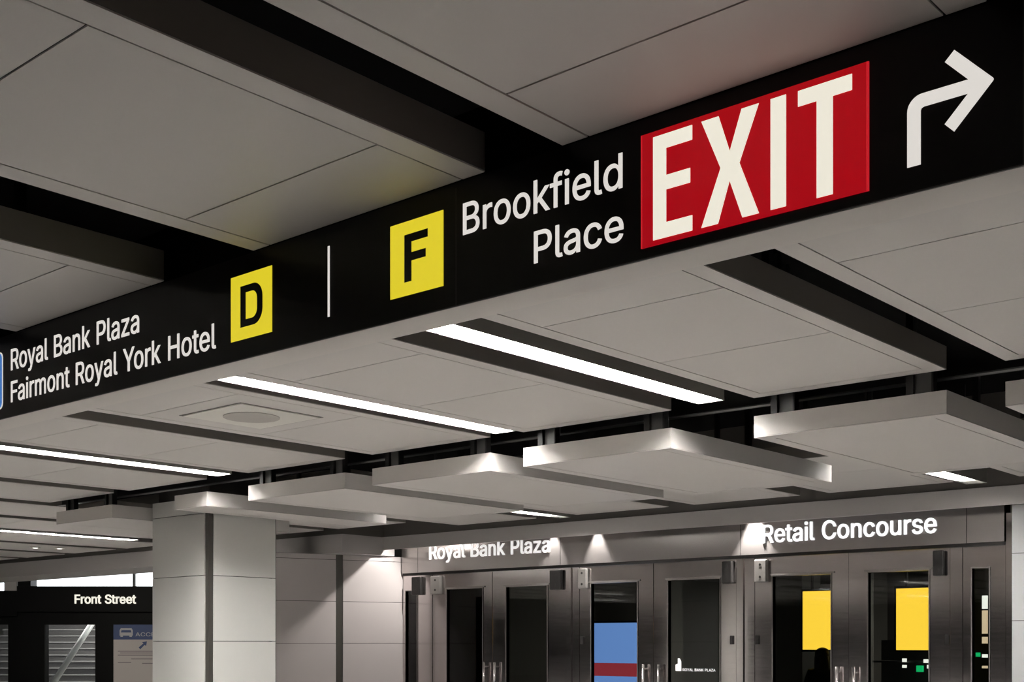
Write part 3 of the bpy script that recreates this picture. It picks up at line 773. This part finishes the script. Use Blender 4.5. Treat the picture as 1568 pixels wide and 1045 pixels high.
# ------------------------------------------------------------------ column
cx0, cx1, cy0, cy1 = -10.48, -9.55, 6.70, 7.50
co = ((cx0 + cx1) / 2, (cy0 + cy1) / 2, 0)
col = thing('column', 'square column clad in pale tiles with dark corner strips', 'column', co)
MB(co).box(cx0 + 0.05, cx1 - 0.05, cy0 + 0.05, cy1 - 0.05, 0, SLAB).build('core', GROOVE, col)
cs = MB(co)
CT = EYE + 1.355
for xa, ya in ((cx0 + 0.012, cy0 + 0.012), (cx1 - 0.062, cy0 + 0.012), (cx0 + 0.012, cy1 - 0.062), (cx1 - 0.062, cy1 - 0.062)):
    cs.box(xa, xa + 0.05, ya, ya + 0.05, 0, CT)
cs.build('corner_strip', STRIP, col)
zs = [0.0, EYE - 1.18, EYE - 0.58, EYE + 0.022, EYE + 0.629, EYE + 1.205, CT]
zs = [0.0, 0.42, 1.02, EYE + 0.022, EYE + 0.629, EYE + 1.205, CT]
ct = MB(co)
cg = 0.062
for z0, z1 in zip(zs[:-1], zs[1:]):
    a, b = z0 + 0.003, z1 - 0.003
    ct.box(cx0 + 0.02, cx1 - cg, cy0, cy0 + 0.04, a, b)
    ct.box(cx0 + cg, cx1 - cg, cy1 - 0.04, cy1, a, b)
    ct.box(cx1 - 0.04, cx1, cy0 + cg, cy1 - 0.03, a, b if b < EYE + 1.19 else EYE + 1.186)
    ct.box(cx0, cx0 + 0.04, cy0 + cg, cy1 - cg, a, b)
ct.build('tile_cladding', TILE, col)

# ------------------------------------------------------------------ steel door line
YD = 11.5
hz0, hz1 = EYE + 0.94, EYE + 1.46


def header(label, x0, x1, text=None, tx=None, base=0, cap=0.19, m=None):
    o_ = ((x0 + x1) / 2, YD, hz0)
    t = thing('steel_header', label, 'door header', o_, 0, 'brushed steel header panels over the doors')
    MB(o_).box(x0 + 0.003, x1 - 0.003, YD, YD + 0.16, hz0, hz1).build('steel_panel', STEEL, t)
    MB(o_).box(x0, x1, YD + 0.02, YD + 0.16, hz0 - 0.03, hz0).build('shadow_strip', HWDARK, t)
    if text:
        lettering('lettering', text, tx[0], tx[1], EYE + base, cap, YD, m, t, 0.012, 0.014, o_)
    return t


header('narrow steel header end beside the pinkish tiled wall', -12.0, -11.69)
header('steel header reading Royal Bank Plaza with its top cut off by the bulkhead', -11.69, -9.264, 'Royal Bank Plaza', (-11.468, -9.43), 1.106, 0.188, LET_D)
header('plain steel header panel between the two lettered ones', -9.264, -6.80)
header('steel header reading Retail Concourse in bright white letters', -6.80, -4.381, 'Retail Concourse', (-6.53, -4.668), 1.058, 0.185, LET_W)
header('plain short steel header panel at the right end of the door line', -4.381, -4.03)
DY = YD + 0.03
DT = EYE + 0.905
GT = EYE + 0.715


def door_leaf(n, x0, x1, gx0, gx1, pull=None, closer=None, closer_mat=HWGREY, gl=GLASS, lock=None, name='door'):
    o_ = ((x0 + x1) / 2, DY, 0)
    f = MB(o_)
    f.box(x0, gx0, DY, DY + 0.05, 0.02, DT)
    f.box(gx1, x1, DY, DY + 0.05, 0.02, DT)
    f.box(gx0, gx1, DY, DY + 0.05, GT, DT)
    f.box(gx0, gx1, DY, DY + 0.05, 0.02, 0.28)
    d = struct(f.build('%s_%d' % (name, n), STEELV))
    b = MB(o_)
    for a0, a1, c0, c1 in ((gx0, gx1, GT - 0.012, GT), (gx0, gx0 + 0.012, 0.28, GT - 0.012), (gx1 - 0.012, gx1, 0.28, GT - 0.012)):
        b.box(a0, a1, DY - 0.008, DY + 0.055, c0, c1)
    if gx1 - gx0 > 0.3:
        b.box(gx0 - 0.03, gx1 + 0.03, DY - 0.012, DY, GT, GT + 0.016)
    b.build('glazing_bead', STEEL, d)
    MB(o_).box(gx0 + 0.012, gx1 - 0.012, DY + 0.02, DY + 0.03, 0.28, GT - 0.012).build('door_glass', gl, d)
    if pull is not None:
        h = MB(o_)
        h.tube((pull, DY - 0.06, EYE - 0.235), (pull, DY - 0.06, EYE - 0.75), 0.017, 14)
        h.tube((pull, DY - 0.06, EYE - 0.29), (pull, DY, EYE - 0.29), 0.010, 10)
        h.tube((pull, DY - 0.06, EYE - 0.70), (pull, DY, EYE - 0.70), 0.010, 10)
        h.build('pull_handle', STEEL, d)
    if closer is not None:
        c = MB(o_).box(closer[0], closer[1], DY - 0.055, DY - 0.0005, EYE + 0.645, EYE + 0.885).build('pivot_box', closer_mat, d, bevel=0.012)
        sc_ = MB(o_)
        cm = (closer[0] + closer[1]) / 2
        for z in (0.70, 0.83):
            sc_.tube((cm, DY - 0.058, EYE + z), (cm, DY - 0.054, EYE + z), 0.014, 10)
        sc_.build('screw', HWDARK, c)
    if lock is not None:
        MB(o_).box(lock - 0.018, lock + 0.018, DY - 0.02, DY, EYE - 0.01, EYE + 0.085).build('lock_case', HWDARK, d, bevel=0.004)
    return d


door_leaf(1, -11.44, -10.392, -11.19, -10.54, -10.48, (-11.435, -11.255), HWGREY)
door_leaf(2, -10.380, -9.20, -10.16, -9.48, -10.30, (-9.416, -9.244), HWDARK)
d3 = door_leaf(3, -8.99, -7.945, -8.83, -8.15, -8.04, (-8.985, -8.855), HWGREY, lock=-8.955)
d4 = door_leaf(4, -7.933, -6.87, -7.75, -7.06, -7.83, (-7.02, -6.895), HWDARK, lock=-6.92)
door_leaf(5, -6.64, -5.579, -6.44, -5.76, -5.68, (-6.625, -6.478), HWGREY, lock=-6.61)
door_leaf(6, -5.576, -4.55, -5.38, -4.744, -5.50, (-4.70, -4.59), HWDARK, lock=-4.575)
door_leaf(7, -4.425, -4.032, -4.35, -4.17, name='window')
door_leaf(8, -12.0, -11.53, -11.96, -11.72, None, (-11.79, -11.62), HWDARK, gl=GLASSG, name='window')
# vinyl lettering on the glass of the fourth leaf, its brightness added as glow
dox = d4.location
lettering('glass_lettering', 'ROYAL BANK PLAZA', -7.56, -7.14, EYE - 0.305, 0.028, DY + 0.019, LET_D, d4, 0.001, 0.012, (dox[0], dox[1], dox[2]))
MB(tuple(dox)).prism(up([(-7.655, -0.305), (-7.58, -0.305), (-7.58, -0.20), (-7.60, -0.165), (-7.625, -0.165), (-7.625, -0.225), (-7.655, -0.235)]), DY + 0.0175, DY + 0.019).build('glass_emblem', LET_D, d4)

for i, (a, b, lab) in enumerate(((-11.525, -11.445, 'steel mullion left of the first pair of doors'),
                                 (-9.195, -8.995, 'paired steel mullion between the first and second pair of doors'),
                                 (-6.865, -6.645, 'paired steel mullion left of the Retail Concourse doors'),
                                 (-4.545, -4.43, 'steel mullion right of the Retail Concourse doors'),
                                 (-4.028, -3.90, 'broad dark steel post at the right end of the door line'))):
    o_ = ((a + b) / 2, DY, 0)
    t = thing('steel_mullion', lab, 'door mullion', o_, 0, 'steel mullions of the door line')
    if b - a > 0.15 and i < 4:
        c = (a + b) / 2
        MB(o_).box(a, c - 0.03, DY - 0.005, DY + 0.07, 0, DT).build('jamb', STEELV, t)
        MB(o_).box(c + 0.03, b, DY - 0.005, DY + 0.07, 0, DT).build('jamb', STEELV, t)
        MB(o_).box(c - 0.03, c + 0.03, DY + 0.015, DY + 0.06, 0, DT).build('centre_strip', STEELV, t)
    else:
        MB(o_).box(a, b, DY - 0.005, DY + 0.12, 0, DT if i < 4 else EYE + 1.2).build('jamb', STEELV, t)
MB()
# small spot lamps in the slot between the bulkhead and the header
for i, (x, lab, en, sz) in enumerate(((-11.0, 'small spot lamp in the slot above the pinkish wall corner', 98, 110), (-9.36, 'small spot lamp in the slot at the seam after Plaza', 150, 56),
                                  (-8.70, 'small spot lamp in the slot over the plain header', 190, 56), (-6.62, 'small spot lamp in the slot before Retail', 420, 64))):
    yl, zl = (11.33, 1.375) if i == 0 else (11.425, 1.455)
    o_ = (x, yl, EYE + zl)
    t = thing('slot_spotlight', lab, 'spot lamp', o_, 0, 'spot lamps in the header slot')
    MB(o_).tube((x, yl, EYE + zl + 0.02), (x, yl, SLAB), 0.028, 12).build('can', HWDARK, t)
    ld = bpy.data.lights.new('spot', 'SPOT')
    ld.energy = en
    ld.color = (1.0, 0.95, 0.90)
    ld.spot_size = math.radians(sz)
    ld.spot_blend = 0.6
    ld.shadow_soft_size = 0.015
    lo = bpy.data.objects.new('spot_lamp', ld)
    COL.objects.link(lo)
    lo.parent = t
    if i == 0:
        lo.rotation_euler = Vector((-0.75, -0.55, -0.75)).to_track_quat('-Z', 'Y').to_euler()

# ------------------------------------------------------------------ hall behind the doors
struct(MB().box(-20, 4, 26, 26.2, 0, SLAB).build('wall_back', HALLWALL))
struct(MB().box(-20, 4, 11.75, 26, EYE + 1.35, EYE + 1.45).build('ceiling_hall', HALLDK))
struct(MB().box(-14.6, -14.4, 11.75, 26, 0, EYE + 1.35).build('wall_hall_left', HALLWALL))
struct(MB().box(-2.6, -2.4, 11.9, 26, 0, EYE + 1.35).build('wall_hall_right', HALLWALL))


def display(label, x0, x1, y, z0, z1, bands, legs=True, hang=False):
    o_ = ((x0 + x1) / 2, y, 0 if legs else z0)
    t = thing('display_screen', label, 'display screen', o_)
    e = 0.03
    MB(o_).box(x0 - e, x1 + e, y, y + 0.09, z0 - e, z1 + e).build('bezel', BEZEL, t, bevel=0.006)
    for a, b, m, nm in bands:
        MB(o_).box(x0, x1, y - 0.003, y - 0.0005, a, b).build(nm, m, t)
    if legs:
        MB(o_).box((x0 + x1) / 2 - 0.18, (x0 + x1) / 2 + 0.18, y + 0.02, y + 0.07, 0.03, z0 - e).build('stand', BEZEL, t)
        MB(o_).box(x0 - 0.02, x1 + 0.02, y - 0.15, y + 0.25, 0, 0.03).build('base_plate', BEZEL, t)
    if hang:
        for xx in (x0 + 0.12, x1 - 0.12):
            MB(o_).box(xx - 0.015, xx + 0.015, y + 0.03, y + 0.06, z1 + e, EYE + 1.35).build('hanger_rod', STEELDK, t)
    return t


display('bright yellow screen seen through the left Retail Concourse door', -8.18, -7.62, 15.5, EYE - 0.085, EYE + 0.72, [(EYE - 0.085, EYE + 0.72, D_YEL, 'screen')], False, True)
display('bright yellow screen seen through the right Retail Concourse door', -6.83, -6.25, 15.5, EYE - 0.085, EYE + 0.72, [(EYE - 0.085, EYE + 0.72, D_YEL, 'screen')], False, True)
display('blue and red lit advertising screen behind the middle doors', -10.72, -9.85, 14.0, EYE - 0.75, EYE + 0.29,
        [(EYE - 0.275, EYE + 0.29, D_BLUE, 'blue_picture'), (EYE - 0.46, EYE - 0.276, D_RED, 'red_band'), (EYE - 0.75, EYE - 0.461, D_BLUE, 'blue_footer')])

# lit shop shelving far down the hall
o_ = (-6.6, 17.2, 0)
sh = thing('shop_shelf', 'dark shelf unit with small white and green lights below the yellow screen', 'shelf', o_)
MB(o_).box(-7.9, -5.2, 17.4, 17.45, 0, EYE + 0.05).build('back_board', HALLDK, sh)
for z in (0.6, 1.0, 1.35):
    MB(o_).box(-7.9, -5.2, 17.1, 17.4, z - 0.03, z).build('shelf_board', HALLDK, sh)
for x, z, wd, hgt, m in ((-7.40, -0.24, .05, .05, D_WHITE), (-7.40, -0.33, .05, .04, D_WHITE), (-7.06, -0.25, .10, .05, D_WHITE),
                         (-7.02, -0.33, .08, .05, D_WHITE), (-6.72, -0.25, .33, .06, D_WHITE), (-6.74, -0.42, .18, .05, D_WHITE),
                         (-7.17, -0.36, .09, .09, D_GREEN), (-6.72, -0.51, .10, .05, D_WHITE)):
    MB(o_).box(x - wd / 2, x + wd / 2, 17.05, 17.095, EYE + z - hgt / 2, EYE + z + hgt / 2).build('light_bar', m, sh)
o_ = (-5.49, 15.0, 0)
vm = thing('display_pylon', 'slim pylon with white and cream lit panels behind the narrow side light', 'display', o_)
MB(o_).box(-5.75, -5.26, 15.0, 15.2, 0, EYE + 0.9).build('pylon_body', BEZEL, vm)
for z0, z1, m in ((0.42, 0.58, D_WHITE), (0.12, 0.40, D_CREAM), (0.00, 0.08, D_CREAM), (-0.17, -0.13, D_WHITE), (-0.30, -0.27, D_CREAM)):
    MB(o_).box(-5.525, -5.455, 14.995, 15.0, EYE + z0, EYE + z1).build('lit_panel', m, vm)
MB(o_).box(-5.60, -5.545, 14.995, 15.0, EYE - 0.16, EYE - 0.11).build('lit_panel', D_GREEN, vm)


for x, y, lab in ((-12.9, 19.0, 'grey hall pillar seen behind the first pair of doors'), (-9.6, 20.5, 'grey hall pillar seen behind the middle pair of doors'),
                  (-8.9, 16.6, 'grey hall pillar left of the first yellow screen')):
    o_ = (x, y, 0)
    t = thing('hall_pillar', lab, 'pillar', o_)
    MB(o_).box(x - 0.28, x + 0.28, y - 0.28, y + 0.28, 0.15, EYE + 1.35).build('shaft', HALLWALL, t)
    MB(o_).box(x - 0.3, x + 0.3, y - 0.3, y + 0.3, 0, 0.15).build('plinth', HWDARK, t)


def person(px, py, rz):
    t = thing('person', 'person with long dark hair in a black coat behind the glass door', 'person', (px, py, 0), rz)
    verts, edges, rad = [], [], []

    def ch(pts, start=None):
        prev = start
        for (x, y, z, r) in pts:
            verts.append((x, y, z))
            rad.append(r)
            i = len(verts) - 1
            if prev is not None:
                edges.append((prev, i))
            prev = i
        return prev
    pel = ch([(0, 0, 0.82, 0.145)])
    chest = ch([(0, 0, 0.95, 0.125), (0, 0.01, 1.08, 0.135), (0, 0.01, 1.19, 0.14)], pel)
    neck = ch([(0, 0.01, 1.28, 0.07), (0, 0.0, 1.335, 0.05)], chest)
    ch([(0, -0.012, 1.40, 0.075), (0, -0.01, 1.455, 0.085), (0, 0.0, 1.50, 0.06)], neck)
    for s in (-1, 1):
        a = ch([(s * 0.085, 0, 0.74, 0.09), (s * 0.09, -0.01, 0.43, 0.062), (s * 0.09, 0.0, 0.25, 0.055), (s * 0.09, 0.01, 0.075, 0.04)], pel)
        ch([(s * 0.10, -0.06, 0.04, 0.035), (s * 0.105, -0.14, 0.03, 0.028)], a)
        b = ch([(s * 0.15, 0.01, 1.215, 0.068), (s * 0.195, 0.02, 1.08, 0.05), (s * 0.215, 0.02, 0.96, 0.042), (s * 0.215, -0.03, 0.83, 0.034), (s * 0.212, -0.055, 0.745, 0.026)], chest)
        h = ch([(s * 0.208, -0.07, 0.70, 0.026), (s * 0.206, -0.078, 0.665, 0.024)], b)
        for k, (dx, ln) in enumerate(((-0.022, 0.055), (-0.008, 0.065), (0.006, 0.062), (0.02, 0.05))):
            ch([(s * 0.206 , -0.078 + dx, 0.645, 0.009), (s * 0.203, -0.082 + dx, 0.645 - ln * 0.6, 0.008), (s * 0.198, -0.08 + dx, 0.645 - ln, 0.007)], h)
        ch([(s * 0.196, -0.105, 0.68, 0.010), (s * 0.192, -0.118, 0.655, 0.008)], h - 1)
    me = bpy.data.meshes.new('body')
    me.from_pydata(verts, edges, [])
    ob = link('body', me)
    md = ob.modifiers.new('skin', 'SKIN')
    md.use_smooth_shade = True
    for i, v in enumerate(me.skin_vertices[0].data):
        v.radius = (rad[i], rad[i])
        v.use_root = (i == 0)
    ob.modifiers.new('sub', 'SUBSURF').levels = 2
    ob.modifiers['sub'].render_levels = 2
    dg = bpy.context.evaluated_depsgraph_get()
    m2 = bpy.data.meshes.new_from_object(ob.evaluated_get(dg))
    bpy.data.objects.remove(ob)
    m2.materials.clear()
    for m in (SKIN, COAT, JEANS, SHOEM):
        m2.materials.append(m)
    for p in m2.polygons:
        c = p.center
        p.use_smooth = True
        p.material_index = 0
        if c.z < 0.09:
            p.material_index = 3
        elif c.z < 0.62 and abs(c.x) < 0.19:
            p.material_index = 2
        elif c.z < 1.30 and not (abs(c.x) > 0.17 and c.z < 0.74):
            p.material_index = 1
    link('body', m2, t)
    fc = MB()
    for s in (-1, 1):
        fc.ellipsoid((s * 0.031, -0.083, 1.43), 0.011, 0.007, 0.007, 10, 6)
    fc.build('eyes', EYEM, t)
    MB().ellipsoid((0, -0.098, 1.405), 0.012, 0.018, 0.022, 10, 8).build('nose', SKIN, t)
    MB().ellipsoid((0, -0.085, 1.372), 0.022, 0.008, 0.007, 10, 6).build('mouth', LIPM, t)
    er = MB()
    for s in (-1, 1):
        er.ellipsoid((s * 0.083, 0.0, 1.42), 0.010, 0.018, 0.028, 8, 6)
    er.build('ears', SKIN, t)
    hr = MB()
    hr.ellipsoid((0, 0.022, 1.465), 0.098, 0.098, 0.085, 20, 12)
    hr.ellipsoid((0, 0.06, 1.32), 0.10, 0.06, 0.20, 20, 12)
    hr.ellipsoid((0.075, 0.02, 1.33), 0.032, 0.045, 0.17, 12, 10)
    hr.ellipsoid((-0.075, 0.02, 1.33), 0.032, 0.045, 0.17, 12, 10)
    hr.build('hair', HAIR, t)
    ck = MB()
    n = 24
    rr = [(0.30, 0.195, 0.155), (0.5, 0.185, 0.15), (0.82, 0.165, 0.14), (0.95, 0.15, 0.128), (1.12, 0.165, 0.145), (1.22, 0.12, 0.11)]
    L = []
    for z, a, b in rr:
        L.append([ck.bm.verts.new((a * math.cos(2 * math.pi * i / n), b * math.sin(2 * math.pi * i / n) + 0.005, z)) for i in range(n)])
    for A, B in zip(L[:-1], L[1:]):
        for i in range(n):
            f = ck.bm.faces.new([A[i], A[(i + 1) % n], B[(i + 1) % n], B[i]])
            f.smooth = True
    ck.build('coat', COAT, t)
    return t


person(-7.50, 14.75, math.radians(200))

# lamps added to brighten the hall
for lab, x, y in (('added dim ceiling light in the hall behind the first doors', -9.5, 18.0), ('added dim ceiling light in the hall behind the right doors', -5.5, 20.0)):
    o_ = (x, y, EYE + 1.33)
    t = thing('hall_fill_light', lab, 'ceiling light', o_)
    MB(o_).box(x - 0.15, x + 0.15, y - 0.6, y + 0.6, EYE + 1.31, EYE + 1.349).build('housing', FIXT, t)
    MB(o_).box(x - 0.12, x + 0.12, y - 0.57, y + 0.57, EYE + 1.303, EYE + 1.309).build('lamp_lens', FILL_LAMP, t)

# ------------------------------------------------------------------ Front Street entrance (turned off the grid)
PD = 28.0
CA, SA = math.cos(YAW), math.sin(YAW)


def street(r, d, z=0.0):
    return (CA * r - SA * d, SA * r + CA * d, z)


def sthing(name, label, cat, r, d, z=0.0, group=None):
    return thing(name, label, cat, street(r, d, z), YAW, group)


# local frame of every street thing: x to the right along the entrance, y away
PO = (-9.5, 0.0, 0.0)
pt = sthing('entrance_portal', 'black glazed street entrance reading Front Street', 'entrance', -9.5, PD)


def sl(r0, r1, y0, y1, z0, z1, mb=None):
    mb = mb or MB()
    return mb.box(r0 + 9.5, r1 + 9.5, y0, y1, z0, z1)


sl(-11.25, -4.0, 0, 0.35, EYE + 0.72, EYE + 1.305).build('header_beam', PORTAL, pt)
sl(-16.0, -11.25, 0, 0.35, EYE + 0.62, EYE + 1.20).build('side_beam', PORTAL, pt)
sl(-11.22, -10.93, -0.02, 0.36, EYE + 1.305, EYE + 1.62).build('upper_post', PORTAL, pt)
sl(-11.55, -11.27, 0.02, 0.30, EYE + 1.20, EYE + 2.0).build('grey_post', SOFFIT, pt)
sl(-16.0, -4.0, 0.08, 0.24, EYE + 0.43, EYE + 0.72).build('door_rail', PORTAL, pt)
for a, b in ((-16.0, -12.6), (-11.45, -10.62), (-9.47, -9.05), (-8.0, -7.4), (-6.2, -4.0)):
    sl(a, b, 0.0, 0.26, 0, EYE + 0.43).build('post', PORTAL, pt)
for a, b in ((-12.6, -11.45), (-10.62, -9.47), (-9.05, -8.0), (-7.4, -6.2)):
    sl(a, b, 0.14, 0.15, 0.1, EYE + 0.43).build('glass_pane', GLASSP, pt)
lettering('lettering', 'Front Street', -9.927 + 9.5, -8.547 + 9.5, EYE + 0.912, 0.195, 0.0, LET_F, pt, 0.02, 0.03)

# daylit glazing above the entrance
wn = sl(-13.0, -2.0, 1.2, 1.25, EYE + 1.0, EYE + 2.2).build('window_1', DAY)
wn.location = street(-9.5, PD)
wn.rotation_euler = (0, 0, YAW)
struct(wn)
wm = MB()
for r in (-11.9, -8.93, -5.9):
    sl(r - 0.03, r + 0.03, 1.1, 1.2, EYE + 1.0, EYE + 2.2, wm)
wm.build('mullion', BRACKET, wn)

# poster on the glass
po = sthing('notice_poster', 'white notice poster with blue header and bus symbol on the street door', 'poster', -9.5, PD)
MB().box(0.45, 1.62, -0.0130, -0.0010, EYE - 1.0, EYE + 0.43).build('sheet', POSTW, po)
MB().box(0.45, 1.62, -0.0170, -0.0131, EYE + 0.09, EYE + 0.43).build('header_band', POSTB, po)
bi = MB()
bx, bz, k_ = 0.59, EYE + 0.15, 0.30
bi.use(POSTL).prism([(bx, bz + 0.03), (bx + k_, bz + 0.03), (bx + k_, bz + 0.15), (bx + k_ - 0.03, bz + 0.20), (bx + 0.03, bz + 0.20), (bx, bz + 0.15)], -0.0200, -0.0171)
bi.use(POSTB).prism([(bx + 0.03, bz + 0.10), (bx + k_ - 0.03, bz + 0.10), (bx + k_ - 0.045, bz + 0.155), (bx + 0.045, bz + 0.155)], -0.0220, -0.0201)
bi.use(POSTL).box(bx + 0.02, bx + 0.075, -0.0200, -0.0171, bz, bz + 0.03).box(bx + k_ - 0.075, bx + k_ - 0.02, -0.0200, -0.0171, bz, bz + 0.03)
bi.build('bus_symbol', None, po)
lettering('lettering', 'ACCESS', 0.95, 1.60, EYE + 0.165, 0.085, -0.0171, POSTL, po, 0.002, 0.01)
am = MB()
am.prism([(1.02, EYE - 0.09), (1.06, EYE - 0.13), (1.16, EYE - 0.03), (1.19, EYE - 0.06), (1.21, EYE + 0.05), (1.10, EYE + 0.03), (1.13, EYE + 0.0)], -0.0170, -0.0131)
am.build('arrow', POSTB, po)
ln = MB()
for z, a, b in ((-0.185, .55, 1.55), (-0.225, .60, 1.5), (-0.275, .55, 1.55), (-0.36, .85, 1.5), (-0.44, .55, 0.85), (-0.46, 1.1, 1.5)):
    ln.box(a, b, -0.0170, -0.0131, EYE + z, EYE + z + 0.018)
ln.build('text_line', POSTT, po)

# stair to the street
stt = sthing('staircase', 'grey staircase with pale nosings seen through the street door glass', 'stairs', -9.5, PD)
sb = MB()
sn = MB()
for k in range(15):
    y = 1.6 + k * 0.28
    z = (k + 1) * 0.165
    sb.box(-4.0, 4.0, y, y + 0.30, z - 0.165 if k else 0, z - 0.03)
    sn.box(-4.0, 4.0, y - 0.02, y + 0.30, z - 0.03, z)
sb.build('risers', CONC, stt)
sn.build('nosings', NOSE, stt)
hrl = sthing('handrail', 'bright steel handrail slanting across the street stairs', 'handrail', -9.5, PD)
hb = MB()
hb.tube((-1.42, 0.9, EYE - 1.18), (-0.50, 1.5, EYE + 0.56), 0.07, 14)
hb.build('rail', RAILM, hrl)
for y, x, zt_ in ((0.9, -1.42, EYE - 1.18),):
    MB().tube((x, y, 0), (x, y, zt_), 0.03, 10).build('post', RAILM, hrl)
o_ = MB().box(-30, 30, 6.6, 6.8, 0, SLAB).build('wall_street', HALLWALL)
o_.location = street(-9.5, PD)
o_.rotation_euler = (0, 0, YAW)
struct(o_)
# lamp added over the stair to light the steps
sla = sthing('stair_fill_light', 'added ceiling light over the street stairs behind the entrance', 'ceiling light', -9.5, PD + 2.6, SLAB)
MB().box(-2.2, 2.2, -0.15, 0.15, -0.08, -0.002).build('housing', FIXT, sla)
MB().box(-2.1, 2.1, -0.12, 0.12, -0.09, -0.081).build('lamp_lens', FILL_LAMP, sla)

svl = sthing('vestibule_fill_light', 'added ceiling light in front of the street entrance, hidden behind the bulkhead', 'ceiling light', -9.0, PD - 4.0, SLAB)  # unseen lamp added to light the poster
MB().box(-1.2, 1.2, -0.12, 0.12, -0.08, -0.002).build('housing', FIXT, svl)
MB().box(-1.15, 1.15, -0.09, 0.09, -0.09, -0.081).build('lamp_lens', FILL_LAMP, svl)
struct(MB().box(-45, 18, -24.2, -24.0, 0, SLAB).build('wall_rear', HALLDK))
